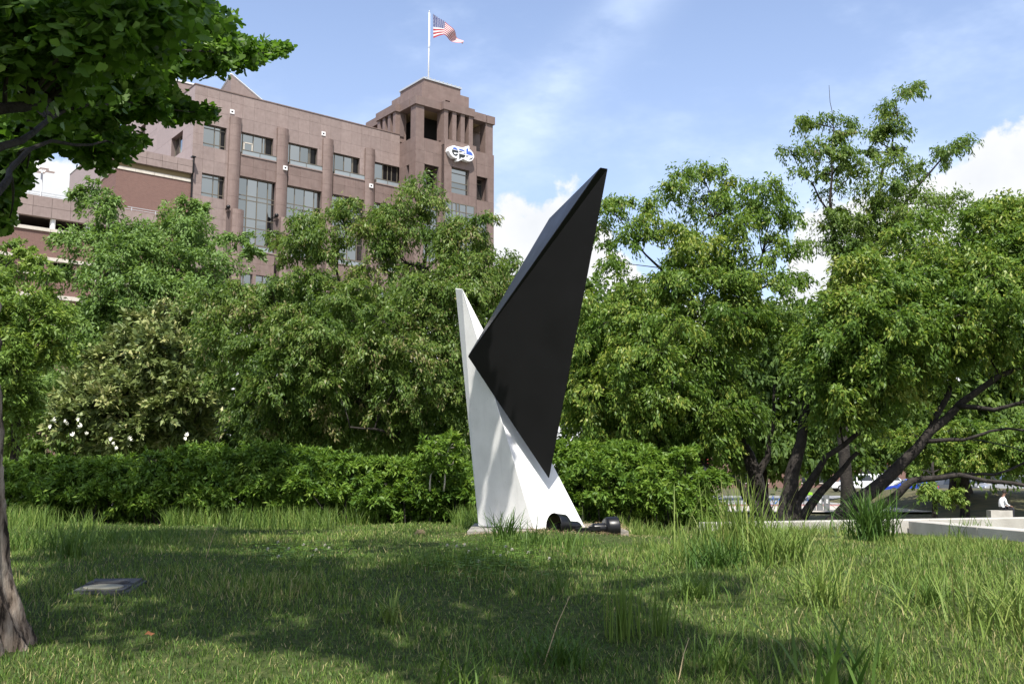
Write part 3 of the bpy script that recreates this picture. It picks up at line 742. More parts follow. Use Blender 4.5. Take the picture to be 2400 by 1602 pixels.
lm = empty('parking_lamp', bl(-9.7, 8, 20.0), 'pale four headed lamp post on the parking garage roof', 'street lamp', rz=BRZ)
mb = MB(); mb.tube([(0, 0, 0), (0, 0, 5.7)], [.11, .08], 8); mb.build('pole', M_zinc, lm, True)
for k, (dx, dy) in enumerate(((-.62, 0), (.62, 0), (0, -.62), (0, .62))):
    mb = MB(); mb.box(dx - .36, dx + .36, dy - .3, dy + .3, 5.72, 6.02); mb.box(min(0, dx), max(.05, dx), min(0, dy), max(.05, dy), 5.78, 5.84); mb.build('lamp_head', M_whitemetal, lm)
# ------------------------------------------------------------------ sculpture
def ground_at(px, py):
    """where the sight line of a pixel meets the lawn"""
    lo = 2.0
    for d in np.arange(2.0, 16.0, .02):
        p = at(px, py, d)
        if p.z <= float(H(p.x, p.y)): return Vector((p.x, p.y, float(H(p.x, p.y))))
    p = at(px, py, 12.0); return Vector((p.x, p.y, float(H(p.x, p.y))))
BZ = -.425
def base(px, py, d): p = at(px, py, d); return Vector((p.x, p.y, BZ))
sc = empty('abstract_sculpture', (.15, 9.6, BZ), 'tall angular sculpture of a black wing leaning on a white tapering spire', 'sculpture')
so_ = sc.location
def solid(name, verts, faces, mat, bev):
    me = bpy.data.meshes.new(name); me.from_pydata([v - so_ for v in verts], [], faces); me.materials.append(mat)
    bm = bmesh.new(); bm.from_mesh(me); bmesh.ops.recalc_face_normals(bm, faces=bm.faces)
    bmesh.ops.bevel(bm, geom=list(bm.edges), offset=bev, segments=2, affect='EDGES', profile=.5, clamp_overlap=True)
    bm.to_mesh(me); bm.free(); return link(name, me, sc)
Fp, Lp, Rp, Kp = base(1252, 1228, 9.18), base(1121, 1222, 9.80), base(1372, 1213, 9.46), base(1262, 1215, 10.6)
f_, l_, b_ = at(1082.5, 677, 9.66), at(1067, 675.5, 9.88), at(1084, 677.5, 9.95)
solid('white_spire', [Fp, Lp, Rp, Kp, f_, l_, b_], [(1, 0, 4, 5), (0, 2, 6, 4), (2, 3, 6), (3, 1, 5, 6), (4, 6, 5), (0, 1, 3, 2)], M_sculpt_white, .006)
A, T1, T2, B, Vv = at(1096, 835, 9.45), at(1407, 392, 8.72), at(1425, 395, 8.74), at(1287, 1123, 9.37), at(1287.5, 511, 9.75)
solid('black_wing', [A, T1, T2, B, Vv], [(0, 3, 2, 1), (0, 1, 4), (1, 2, 4), (2, 3, 4), (3, 0, 4)], M_black, .006)

slab = empty('sculpture_base', (.3, 9.7, -.5), 'flat weathered concrete base slab under the sculpture', 'base slab')
for i in range(3):
    mb = MB(); x0 = -.40 + i * .48; mb.box(x0 + .004 - .3, x0 + .476 - .3, -.80 + .04 * i, .95, -.15, .070); mb.build('slab_piece', M_slab, slab)

def can_light(px, py, d, axis, label, wide_r=.105, wide_l=.125, neck_r=.052, neck_l=.15):
    p = at(px, py, d); e = empty('spotlight', (p.x, p.y, -.42), label, 'spotlight', 'black spotlights at the foot of the sculpture')
    ax = Vector(axis).normalized(); M = ax.to_track_quat('Z', 'Y').to_matrix().to_4x4(); off = Vector((0, 0, p.z + .42)); M.translation = off
    mb = MB(); mb.lathe([(wide_r, .0), (wide_r + .003, .008), (wide_r + .003, -.0), (wide_r, -.012), (wide_r * .98, -wide_l * .8), (wide_r * .8, -wide_l), (.001, -wide_l)], 28, M); mb.build('lamp_hood', M_can, e, True)
    mb = MB(); mb.lathe([(wide_r - .006, .001), (wide_r - .012, -wide_l * .75), (.03, -wide_l * .8), (.001, -wide_l * .8)], 28, M); mb.build('hood_lining', M_can, e, True)
    mb = MB(); mb.lathe([(.06, -wide_l * .62), (.055, -wide_l * .58), (.001, -wide_l * .56)], 20, M); mb.build('lamp_lens', M_darkglass, e, True)
    mb = MB(); mb.lathe([(neck_r, -wide_l * .9), (neck_r, -wide_l - neck_l * .85), (neck_r * .8, -wide_l - neck_l), (.001, -wide_l - neck_l)], 20, M); mb.build('lamp_housing', M_can, e, True)
    q = M @ Vector((0, 0, -wide_l - neck_l * .8))
    mb = MB(); mb.tube([q, q + Vector((0, 0, -.04)), Vector((q.x, q.y, .0))], [.022, .022, .03], 8); mb.box(q.x - .05, q.x + .05, q.y - .05, q.y + .05, -.0, .035); mb.build('mounting_knuckle', M_can, e)
    return e
can_light(1299, 1231, 8.92, (-.82, -.56, .08), 'black spotlight with its open hood turned left towards the camera', .108)
can_light(1443, 1237, 8.95, (.96, .26, .02), 'black spotlight turned right showing its barrel from the side', .103, .105, .050, .12)
jb = empty('junction_box', at(1366, 1247, 8.9), 'small dark junction box between the two spotlights', 'junction box')
mb = MB(); mb.box(-.06, .06, -.05, .05, -.06, .03); mb.build('box_body', M_can, jb); mb = MB(); mb.box(-.064, .064, -.054, .054, .031, .040); mb.build('box_lid', M_can, jb)

# ------------------------------------------------------------------ low concrete walls
def seg_wall(name, p0, p1, th, zt, zb, n, label):
    p0 = Vector((*p0, 0)); p1 = Vector((*p1, 0)); d = p1 - p0; L = d.length
    e = empty(name, (p0.x, p0.y, zb), label, 'low wall', rz=math.atan2(d.y, d.x))
    for i in range(n):
        mb = MB(); a, b = L * i / n + .003, L * (i + 1) / n - .003
        mb.box(a, b, -th / 2, th / 2, 0, zt - zb)
        me = mb.mesh('wall_section', M_concrete); bm = bmesh.new(); bm.from_mesh(me); bmesh.ops.bevel(bm, geom=list(bm.edges), offset=.006, segments=1, affect='EDGES'); bm.to_mesh(me); bm.free()
        link('wall_section', me, e)
    return e
seg_wall('low_wall', (2.0, 10.47), (8.6, 12.92), .26, -.415, -1.8, 5, 'long low concrete wall running behind the lawn under the right trees')
seg_wall('low_wall', (4.50, 11.18), (4.78, 5.2), .24, -.425, -1.3, 4, 'low concrete wall coming forward along the right edge of the lawn')

# ------------------------------------------------------------------ buried box cover
lidp = ground_at(255, 1376); g1 = ground_at(255, 1345); g2 = ground_at(255, 1405)
slope = math.atan2(g1.z - g2.z, g1.y - g2.y)
ub = empty('utility_box', (lidp.x, lidp.y, lidp.z + .002), 'grey plastic utility box cover sunk in the shaded grass beside the trunk', 'utility box')
ub.rotation_euler = (slope, 0, R(6))
M_lid = mat_noisy('grey_plastic', (.050, .051, .053), (.085, .086, .088), 14, .85, .3, 90); M_lid2 = mat_noisy('worn_plastic', (.19, .18, .13), (.24, .23, .17), 12, .6)
lw, ll = .115, .175
mb = MB(); mb.box(-lw - .02, lw + .02, -ll - .02, ll + .02, -.06, 0); mb.build('box_rim', M_lid, ub)
mb = MB(); mb.box(-lw, lw, .01, ll, .001, .014); mb.box(-lw, lw, -ll, .006, .001, .010); mb.build('cover_plate', M_lid, ub)
mb = MB()
for q in ((-.085, .085, .052, .057), (-.085, .085, .014, .018)): mb.box(q[0], q[1], q[2], q[3], .0141, .018)
for q in ((-.085, -.08, .019, .051), (.08, .085, .019, .051)): mb.box(q[0], q[1], q[2], q[3], .0141, .018)
for k in range(8): mb.box(-.04 + k * .01, -.034 + k * .01, .030, .040, .0141, .0165)
mb.build('raised_rib', M_lid, ub)
mb = MB(); mb.prism([(.093 * math.cos(2 * math.pi * k / 28), -.09 + .075 * math.sin(2 * math.pi * k / 28)) for k in range(28)], .0105, .015); mb.build('oval_insert', M_lid2, ub)

# ------------------------------------------------------------------ foliage machinery
def inpoly(x, y, poly):
    c = False; n = len(poly)
    for i in range(n):
        x0, y0 = poly[i]; x1, y1 = poly[(i + 1) % n]
        if (y0 > y) != (y1 > y) and x < (x1 - x0) * (y - y0) / (y1 - y0) + x0: c = not c
    return c
def edist(x, y, poly):
    m = 1e9; n = len(poly)
    for i in range(n):
        ax, ay = poly[i]; bx, by = poly[(i + 1) % n]; dx, dy = bx - ax, by - ay
        t = max(0, min(1, ((x - ax) * dx + (y - ay) * dy) / (dx * dx + dy * dy + 1e-9)))
        m = min(m, math.hypot(x - ax - t * dx, y - ay - t * dy))
    return m
def crown(poly, D, T, n, r, seed, bias=.35):
    """cluster centres (x,y,z,r) filling a rounded volume whose outline follows the tree's"""
    rd = random.Random(seed); xs = [p[0] for p in poly]; ys = [p[1] for p in poly]; o = []
    pr = r * 2333 / D; tries = 0
    while len(o) < n and tries < 20000:
        tries += 1
        x = rd.uniform(min(xs), max(xs)); y = rd.uniform(min(ys), max(ys))
        if not inpoly(x, y, poly): continue
        e = edist(x, y, poly)
        if e < pr * .55: continue
        th = T * min(1.0, .25 + e / (T * 2333 / D * .9))
        q = rd.uniform(-1, 1)
        if rd.random() < bias: q = -abs(q) ** .6
        d = D + th * q
        if len(o) > 8 and min((Vector(c[:3]) - at(x, y, d)).length for c in o[-60:]) < r * .55: continue
        p = at(x, y, d); o.append((p.x, p.y, p.z, r * rd.uniform(.75, 1.2)))
    return o
def pxc(lst, D, seed=0, jd=.4):
    rd = random.Random(seed); o = []
    for (x, y, r) in lst:
        p = at(x, y, D + rd.uniform(-jd, jd)); o.append((p.x, p.y, p.z, r))
    return o

def sprays(cl, ntw, nlf, droop, leafdroop, flat, seed, tmean=.45, tvar=.2, spread=.10, cvar=.16):
    """drooping leaf sprays in each cluster -> positions, leaf directions, normals, tints and twig lines"""
    g = np.random.default_rng(seed); cl = np.asarray(cl)
    n = len(cl); c = np.repeat(cl[:, :3], ntw, 0); r = np.repeat(cl[:, 3], ntw)
    d = g.normal(size=(n * ntw, 3)); d[:, 2] = d[:, 2] * flat + .25; d = nrmz(d)
    ln = r * g.uniform(.65, 1.25, n * ntw)
    tw0, twd, twl = c, d, ln
    t = np.sqrt(g.uniform(.02, 1, (n * ntw, nlf)))
    p = c[:, None] + d[:, None] * (t * ln[:, None])[..., None]
    p[..., 2] -= droop * (t ** 2) * ln[:, None]
    p += g.normal(size=p.shape) * (spread * ln[:, None, None])
    ld = d[:, None] * .55 + g.normal(size=p.shape) * .42; ld[..., 2] -= leafdroop
    ld = nrmz(ld)
    nr = g.normal(size=p.shape) * .55; nr[..., 2] += .7; nr += d[:, None] * .35
    ct = np.repeat(g.normal(0, cvar, n), ntw)
    tint = tmean + ct[:, None] + g.normal(0, tvar, p.shape[:2])
    return p.reshape(-1, 3), ld.reshape(-1, 3), nr.reshape(-1, 3), np.clip(tint.ravel(), 0, 1), (tw0, twd, twl)
def leaf_geo(p, d, nr, L, Wd, g, fold=.18):
    n = len(p); L = L * g.uniform(.65, 1.2, n)[:, None]; Wd = Wd * g.uniform(.7, 1.15, n)[:, None]
    side = nrmz(np.cross(d, nr)); up = np.cross(side, d)
    V = np.stack([p, p + d * L * .42 + side * Wd * .5 + up * Wd * fold, p + d * L - up * L * .12, p + d * L * .42 - side * Wd * .5 + up * Wd * fold], 1).reshape(-1, 3)
    q = np.arange(n * 4).reshape(-1, 4)
    return V, q
def make_foliage(name, cl, parent, mat, ntw, nlf, L, Wd, droop=.35, leafdroop=.7, flat=.55, seed=1, **kw):
    g = np.random.default_rng(seed + 50)
    p, d, nr, tint, tw = sprays(cl, ntw, nlf, droop, leafdroop, flat, seed, **kw)
    if parent is not None: p = p - np.array(parent.location)
    V, q = leaf_geo(p, d, nr, L, Wd, g)
    o = link(name, fast_mesh(name, V, [q], mat, tint), parent)
    return o, tw
def bez(a, b, c, n):
    return [a * (1 - t) ** 2 + b * 2 * t * (1 - t) + c * t * t for t in [i / n for i in range(n + 1)]]
def branches(e, limbs, cl, seed, r0=.03, rmin=.006, tw=None, ntwig=3, name='branch', mat=None, maxlen=99):
    """limbs: list of (points, r_start, r_end); every cluster is joined to the nearest lower wood"""
    rd = random.Random(seed); mb = MB(); nodes = []; o = e.location
    for pts, ra, rb in limbs:
        P = [pts[0]]
        for a, b in zip(pts[:-1], pts[1:]):
            for k in range(1, 4):
                q = a.lerp(b, k / 3.0); 
                if k < 3: q = q + Vector((rd.gauss(0, 1), rd.gauss(0, 1), rd.gauss(0, .6))) * (b - a).length * .03
                P.append(q)
        n = len(P); rr = [rb + (ra - rb) * (1 - i / (n - 1)) ** 1.5 for i in range(n)]
        mb.tube([p - o for p in P], rr, 8)
        nodes += [(p, q) for p, q in zip(P, rr)]
    root = limbs[0][0][0]
    for c in sorted(cl, key=lambda c: (Vector(c[:3]) - root).length):
        p = Vector(c[:3]); best = None
        for q, r in nodes:
            v = p - q; s = v.length + max(0, q.z - p.z) * 1.2 + (.5 if r < .012 else 0)
            if best is None or s < best[0]: best = (s, q, r)
        q, r = best[1], best[2]
        if (p - q).length > maxlen: continue
        mid = q.lerp(p, .5) + Vector((rd.gauss(0, .08), rd.gauss(0, .08), rd.uniform(.0, .12))) * (p - q).length
        pts = bez(q, mid, p, 5); ra = min(r * .75, r0)
        rr = [max(rmin, ra + (rmin - ra) * i / 5) for i in range(6)]
        mb.tube([x - o for x in pts], rr, 5); nodes += list(zip(pts[1:], rr[1:]))
    if tw is not None:
        t0, td, tl = tw; k = max(1, len(t0) // max(1, len(cl)) // ntwig) if ntwig else 10 ** 9
        for i in range(0, len(t0), k):
            a = Vector(t0[i]); b = a + Vector(td[i]) * float(tl[i]) * .8; b.z -= .15 * float(tl[i])
            mb.tube([a - o, a.lerp(b, .5) + Vector((0, 0, .04)) * float(tl[i]) - o, b - o], [rmin, rmin * .7, rmin * .4], 3, False)
    return mb.build(name, mat or M_bark, e, True)
def pts(*a): return [at(*q) for q in a]
def gz(v, z): return Vector((v.x, v.y, z))
def tree(name, label, cat, root, limbs, cl, mat, ntw, nlf, L, Wd, seed, group=None, loose=(), r0=.035, rmin=.006, ntwig=2, bark=None, maxlen=99, **kw):
    e = empty(name, root, label, cat, group)
    fo, tw = make_foliage('crown', cl, e, mat, ntw, nlf, L, Wd, seed=seed, **kw)
    if loose:
        k2 = dict(kw); k2['spread'] = .17; k2['droop'] = .55; k2['tmean'] = kw.get('tmean', .5) + .05
        make_foliage('outer_foliage', [(c[0], c[1], c[2], c[3] * 1.3) for c in loose], e, mat, 13, 24, L, Wd, seed=seed + 7, **k2)
    branches(e, limbs, list(cl) + list(loose), seed, r0, rmin, tw, ntwig, 'trunk', bark, maxlen)
    return e

# ---- far and middle trees
def root_of(px, d, z=-1.86): p = at(px, 1200, d); return Vector((p.x, p.y, z))
far = [
 ('dense dark tree far back behind the sculpture, left of the white cloud', [(900, 640), (1000, 590), (1180, 585), (1280, 640), (1300, 900), (1250, 1130), (850, 1130), (840, 800)], 46, 2.2, 90, 1.3, 1080),
 ('far tree showing right of the black wing below the cloud', [(1330, 720), (1390, 610), (1440, 640), (1520, 640), (1600, 700), (1640, 900), (1560, 1120), (1320, 1120), (1300, 900)], 42, 2.2, 80, 1.15, 1470),
 ('far dark tree behind the multi-stemmed tree at right', [(1640, 760), (1750, 680), (1900, 700), (1990, 850), (2060, 1000), (2040, 1118), (1700, 1122), (1600, 1000)], 48, 2.4, 150, 1.2, 1790),
 ('far tree filling the gap at the right edge', [(2000, 700), (2150, 640), (2300, 620), (2460, 600), (2480, 1060), (2350, 1112), (2100, 1116), (1990, 1090), (1980, 950)], 50, 2.6, 150, 1.3, 2260),
 ('far dark tree behind the hedge at the left', [(-60, 800), (100, 760), (260, 900), (300, 1080), (200, 1160), (-80, 1160)], 40, 2.0, 45, 1.0, 90),
 ('street tree with a low crown in front of the brick shop', [(1660, 960), (1750, 900), (1850, 930), (1870, 1060), (1780, 1110), (1690, 1100)], 76, 2.5, 40, 1.2, 1760),
 ('street tree with a low crown behind the leaning dark limb', [(1880, 940), (2000, 880), (2100, 900), (2120, 1050), (2040, 1105), (1900, 1090)], 74, 2.5, 44, 1.2, 2000),
 ('far broad tree behind the middle of the drooping tree', [(560, 720), (700, 640), (860, 640), (940, 720), (960, 1000), (900, 1130), (600, 1130), (540, 900)], 43, 2.4, 85, 1.25, 740),
 ('far shaded tree behind the magnolia and the hedge', [(250, 900), (480, 800), (700, 840), (900, 860), (920, 1120), (600, 1160), (280, 1150)], 38, 2.0, 90, 1.05, 590),
]
for i, (lab, poly, D, T, n, r, px) in enumerate(far):
    rt = root_of(px, D); cl = crown(poly, D, T, n, r, 100 + i, .7)
    tp = Vector((rt.x, rt.y, np.mean([c[2] for c in cl]) + 1.0))
    tree('background_tree', lab, 'tree', rt, [([rt, rt.lerp(tp, .5), tp], .26, .08)], cl, L_far, 9, 27, .36, .17, 200 + i, 'trees standing far behind the hedge', r0=.07, rmin=.02, ntwig=0, tmean=.42)

# rounded bright trees left
poly = [(120, 690), (140, 600), (170, 520), (175, 450), (215, 428), (262, 470), (300, 492), (350, 505), (395, 480), (450, 468), (480, 500), (530, 520), (565, 570), (600, 590), (565, 640), (640, 700), (565, 760), (540, 900), (420, 1000), (150, 1000), (100, 850)]
rt = root_of(340, 33); cl = crown(poly, 33, 2.4, 135, .85, 1, .8) + pxc([(190, 455, .45), (222, 440, .5), (250, 470, .5), (440, 480, .5), (465, 490, .45), (590, 590, .4), (555, 555, .5), (150, 560, .5), (135, 640, .5)], 32.5)
tree('leafy_tree', 'large rounded bright green tree in front of the brick stair tower', 'tree', rt, [(pts((345, 1180, 33), (345, 1000, 33), (350, 850, 33)), .24, .16), (pts((350, 900, 33), (290, 760, 33), (245, 620, 33), (225, 500, 33)), .13, .04), (pts((350, 860, 33), (410, 740, 32.8), (440, 600, 33), (455, 510, 33)), .13, .04), (pts((350, 860, 33), (480, 740, 32.5), (540, 640, 32.5)), .10, .03), (pts((348, 900, 33), (230, 820, 32.6), (150, 720, 32.6)), .10, .03)], cl, L_bright, 13, 42, .17, .066, 2, r0=.06, rmin=.012, ntwig=2, flat=.5, leafdroop=.5, tmean=.5)
poly = [(-80, 640), (-20, 590), (40, 560), (75, 600), (120, 640), (165, 720), (190, 800), (130, 900), (100, 990), (0, 1010), (-90, 1000)]
rt = root_of(20, 27); cl = crown(poly, 27, 1.8, 75, .55, 3, .5) + pxc([(20, 570, .35), (60, 590, .35), (90, 610, .35), (120, 640, .4), (40, 1000, .6), (60, 960, .6), (20, 1040, .6)], 26.6)
tree('leafy_tree', 'lighter yellow green tree at the left edge in front of the garage', 'tree', rt, [(pts((30, 1180, 27), (35, 950, 27), (40, 820, 27)), .16, .1), (pts((40, 860, 27), (90, 740, 27), (110, 660, 27)), .07, .02), (pts((40, 850, 27), (0, 740, 27), (15, 620, 27)), .07, .02)], cl, L_yellow, 11, 34, .15, .062, 4, r0=.045, rmin=.01, ntwig=2, flat=.5, leafdroop=.5, tmean=.45)

# magnolia
poly = [(300, 735), (345, 705), (395, 720), (440, 715), (480, 770), (505, 860), (545, 960), (500, 1040), (350, 1070), (200, 1080), (110, 1030), (120, 960), (150, 890), (205, 830), (255, 800)]
rt = root_of(330, 20.5); cl = crown(poly, 20.5, 1.3, 150, .36, 5, .6)
mg = tree('magnolia', 'broad magnolia shrub with glossy yellowish leaves and white blossoms', 'tree', rt, [(pts((335, 1230, 20.5), (335, 1050, 20.5), (330, 880, 20.5)), .09, .05), (pts((335, 1060, 20.5), (230, 940, 20.4), (190, 880, 20.4)), .05, .02), (pts((335, 1000, 20.5), (440, 900, 20.5)), .05, .02)], cl, L_mag, 13, 20, .165, .075, 6, r0=.03, rmin=.008, ntwig=1, flat=.6, leafdroop=.0, droop=.1, tmean=.55, tvar=.22)
fm = MB()
for k in range(7):
    a = 2 * math.pi * k / 7 + random.uniform(-.15, .15); c_, s_ = math.cos(a), math.sin(a); o_ = random.uniform(.05, .11)
    fm.add([(0, 0, 0), (c_ * .05 - s_ * .035, s_ * .05 + c_ * .035, .045), (c_ * o_, s_ * o_, .10), (c_ * .05 + s_ * .035, s_ * .05 - c_ * .035, .045)], [(0, 1, 2, 3)])
M_petal = pbsdf('white_petal', (.80, .79, .70), .6); fmesh = fm.mesh('flower', M_petal)
for (x, y) in ((122, 985), (150, 990), (160, 996), (182, 984), (192, 1000), (205, 1018), (172, 1022), (258, 1030), (262, 1040), (300, 1030), (274, 1052), (432, 1030), (440, 1022), (120, 1000)):
    p = at(x, y, 19.0 + random.uniform(-.1, .1)); o = link('flower', fmesh, mg); o.location = p - mg.location; o.rotation_euler = (random.uniform(.5, 1.3), random.uniform(-.5, .5), random.uniform(0, 6)); s_ = random.uniform(.45, .78); o.scale = (s_, s_, s_)

# central drooping tree
D = 17.0
poly = [(440, 690), (480, 650), (560, 640), (610, 650), (660, 610), (720, 600), (770, 560), (840, 560), (900, 545), (960, 585), (1030, 570), (1100, 560), (1170, 590), (1240, 640), (1180, 760), (1120, 900), (1110, 1060), (600, 1075), (520, 970), (460, 850)]
cl = crown(poly, D, 1.9, 250, .40, 7, .85); lo = crown([(640, 620), (650, 540), (720, 490), (830, 450), (930, 480), (1010, 500), (1130, 490), (1170, 540), (1150, 620), (900, 600)], D, .9, 40, .20, 77, .6) + pxc([(985, 425, .2), (955, 440, .22), (970, 455, .24), (1010, 445, .2), (935, 475, .22), (945, 500, .2), (955, 525, .24), (1005, 470, .2), (1030, 475, .2), (975, 500, .2), (980, 545, .26), (995, 500, .12), (1050, 525, .16), (1090, 515, .18), (1125, 512, .16), (1150, 505, .12), (1105, 545, .2), (1060, 560, .2), (1130, 550, .14),
  (640, 550, .15), (655, 565, .15), (690, 510, .15), (720, 515, .15), (750, 505, .18), (705, 570, .17), (730, 590, .17), (675, 605, .15), (800, 480, .16), (815, 470, .12), (810, 505, .18), (840, 520, .2), (890, 500, .2), (905, 490, .15), (870, 540, .25), (770, 540, .2), (690, 540, .13), (1185, 600, .2), (1210, 620, .2), (1240, 640, .16)], D, 8, .5)
rt = root_of(985, D, -1.9)
limbs = [(pts((985, 1330, D), (985, 1100, D), (985, 930, D), (990, 700, D), (1000, 590, D), (985, 500, D), (975, 440, D)), .11, .008), (pts((985, 1080, D), (880, 980, 16.4), (760, 860, 16.2), (640, 760, 16.3)), .07, .02), (pts((985, 960, D), (860, 800, 16.8), (790, 640, 17), (800, 500, 17)), .06, .012), (pts((985, 1000, D), (1060, 860, 16.5), (1120, 700, 16.8), (1200, 630, 17)), .06, .015), (pts((880, 980, 16.4), (720, 960, 15.9), (600, 930, 15.9)), .045, .012), (pts((990, 640, D), (1060, 570, 17), (1140, 510, 17)), .03, .008), (pts((985, 1060, D), (900, 1010, 15.6), (820, 1000, 15.2)), .05, .012), (pts((790, 640, 17), (730, 560, 17), (640, 545, 17)), .025, .008)]
tree('drooping_tree', 'wide drooping green tree with a thin leader reaching the tower windows', 'tree', rt, limbs, cl, L_zelk, 10, 56, .080, .029, 9, loose=lo, r0=.018, rmin=.005, ntwig=3, droop=.45, leafdroop=.85, tmean=.46, tvar=.27, cvar=.22)

# right trees
D = 15.5
poly = [(1390, 640), (1450, 660), (1500, 630), (1560, 600), (1640, 590), (1700, 560), (1760, 590), (1820, 560), (1880, 600), (1910, 660), (1870, 780), (1720, 860), (1830, 940), (1810, 1000), (1720, 1050), (1640, 1110), (1600, 1120), (1400, 1070), (1310, 1000), (1300, 850), (1330, 700)]
cl = crown(poly, D, 1.8, 185, .38, 10, .85); lo = crown([(1395, 560), (1400, 490), (1450, 470), (1500, 500), (1540, 430), (1620, 390), (1700, 385), (1740, 450), (1800, 415), (1870, 470), (1900, 560), (1890, 640), (1400, 650)], D, 1.2, 50, .20, 78, .5) + pxc([(1415, 480, .16), (1440, 470, .16), (1410, 530, .18), (1420, 570, .15), (1460, 470, .15), (1520, 480, .14), (1600, 400, .18), (1640, 395, .2), (1680, 400, .18), (1710, 425, .14), (1575, 430, .18), (1760, 440, .16), (1800, 430, .18), (1830, 460, .18), (1745, 470, .18), (1320, 900, .2), (1310, 950, .22)], D, 11, .5)
rt = root_of(1800, D, -1.9)
limbs = [(pts((1812, 1330, D), (1795, 1215, D), (1772, 1120, D), (1740, 1040, D), (1712, 900, D), (1690, 800, D)), .19, .05), (pts((1690, 800, D), (1640, 720, D), (1560, 640, D), (1490, 570, 15.4), (1450, 470, 15.4)), .05, .008), (pts((1700, 860, D), (1740, 700, D), (1700, 560, D), (1650, 420, D)), .05, .008), (pts((1695, 810, D), (1600, 770, 15.2), (1450, 760, 15.2)), .035, .008), (pts((1720, 980, D), (1560, 900, 15), (1420, 860, 15)), .04, .008), (pts((1700, 800, D), (1780, 650, D), (1820, 480, D)), .04, .008), (pts((1818, 1300, D), (1765, 1180, 15.3), (1715, 1120, 15.2), (1650, 1085, 15), (1560, 1060, 15)), .10, .018), (pts((1772, 1125, D), (1800, 1070, D), (1812, 1000, D), (1815, 900, D)), .075, .02)]
t4 = tree('drooping_tree', 'open drooping tree directly right of the black wing, its stems rising behind the wall', 'tree', rt, limbs, cl, L_zelk2, 10, 54, .080, .030, 12, loose=lo, r0=.018, rmin=.005, ntwig=3, droop=.45, leafdroop=.85, tmean=.52, tvar=.25, cvar=.2)
D = 21
poly = [(1862, 275), (1890, 262), (1900, 300), (1950, 290), (1990, 270), (2020, 300), (2045, 260), (2090, 200), (2140, 190), (2165, 215), (2130, 260), (2115, 310), (2150, 370), (2180, 350), (2240, 325), (2285, 330), (2250, 370), (2170, 410), (2180, 450), (2240, 445), (2275, 470), (2230, 520), (2150, 560), (2050, 640), (1930, 640), (1880, 560), (1910, 500), (1930, 430), (1870, 420), (1845, 360), (1880, 330)]
lo = crown(poly, D, 1.0, 72, .28, 13, .3); cl = lo[:20]; lo = lo[20:] + pxc([(1875, 280, .2), (1900, 290, .15), (1935, 275, .2), (1985, 285, .22), (2080, 240, .2), (2130, 210, .25), (2150, 200, .15), (2085, 270, .25), (2100, 300, .22), (2270, 330, .18), (2240, 335, .2), (2205, 350, .14), (1850, 350, .2), (1870, 400, .22), (2060, 310, .2), (2240, 460, .25), (2200, 470, .25)], D, 14, .4)
rt = root_of(1975, D)
limbs = [(pts((1985, 1260, D), (1980, 900, D), (1960, 620, D), (1945, 470, D), (1955, 300, D)), .15, .014), (pts((1975, 700, D), (2050, 500, D), (2090, 350, D), (2098, 230, D)), .07, .012), (pts((2010, 610, D), (2120, 480, D), (2200, 380, D), (2260, 340, D)), .05, .010), (pts((1950, 520, D), (1905, 430, D), (1870, 400, D)), .03, .01), (pts((1955, 340, D), (1950, 260, D), (1943, 200, D)), .012, .005)]
tree('tall_thin_tree', 'tall sparse tree rising highest above the others at right', 'tree', rt, limbs, cl, L_zelk, 10, 48, .095, .036, 15, loose=lo, r0=.018, rmin=.006, ntwig=3, droop=.4, leafdroop=.8, tmean=.42, tvar=.2)
D = 14.3
poly = [(1880, 740), (1930, 650), (2010, 620), (2090, 590), (2170, 610), (2230, 570), (2320, 540), (2400, 510), (2500, 500), (2540, 700), (2500, 1000), (2420, 900), (2330, 860), (2230, 860), (2130, 940), (2090, 990), (2000, 1030), (1920, 1000), (1880, 960), (1850, 850)]
cl = crown(poly, D, 2.0, 215, .40, 16, .8); lo = crown([(1900, 660), (1960, 590), (2040, 540), (2120, 520), (2200, 540), (2260, 480), (2340, 450), (2480, 440), (2500, 560), (2200, 640), (1960, 690)], D, 1.2, 52, .22, 79, .5) + pxc([(2330, 490, .2), (2380, 480, .2), (2180, 520, .2), (2110, 540, .2), (2150, 500, .18)], D, 17, .5)
cl += crown([(2050, 1000), (2200, 980), (2480, 960), (2480, 1090), (2300, 1110), (2080, 1060)], 19.0, 1.2, 62, .34, 18)
rt = root_of(1870, D, -1.9)
limbs = [(pts((1850, 1340, D), (1842, 1210, D), (1856, 1110, D), (1882, 1000, D), (1895, 900, D), (1900, 760, D)), .17, .04), (pts((1850, 1240, D), (1885, 1150, D), (1935, 1070, 14), (2060, 980, 14)), .10, .03), (pts((1868, 1240, D), (1925, 1150, 14.2), (1970, 1105, 14.2), (2010, 1060, 14.2)), .085, .03), (pts((1880, 1300, D), (1960, 1220, 14), (2080, 1120, 13.9), (2180, 1010, 13.8), (2300, 910, 13.6), (2440, 830, 13.5)), .15, .035), (pts((1960, 1225, 14), (2090, 1170, 13.9), (2140, 1125, 13.8), (2250, 1112, 13.7), (2440, 1145, 13.6)), .085, .025), (pts((2130, 1130, 13.8), (2230, 1110, 14.4), (2330, 1112, 14.5), (2440, 1070, 14.6)), .035, .015), (pts((2180, 1010, 13.8), (2230, 900, 14), (2260, 760, 14.2), (2300, 620, 14.3)), .05, .015), (pts((1900, 800, D), (1980, 700, D), (2050, 600, D)), .045, .012), (pts((2060, 980, 14), (2110, 860, 14.1), (2190, 760, 14.2)), .035, .012), (pts((2240, 950, 13.7), (2330, 960, 13.3), (2440, 930, 13)), .04, .02), (pts((2160, 1035, 13.8), (2260, 1030, 13.5), (2320, 1010, 13.4), (2440, 1000, 13.3)), .03, .015)]
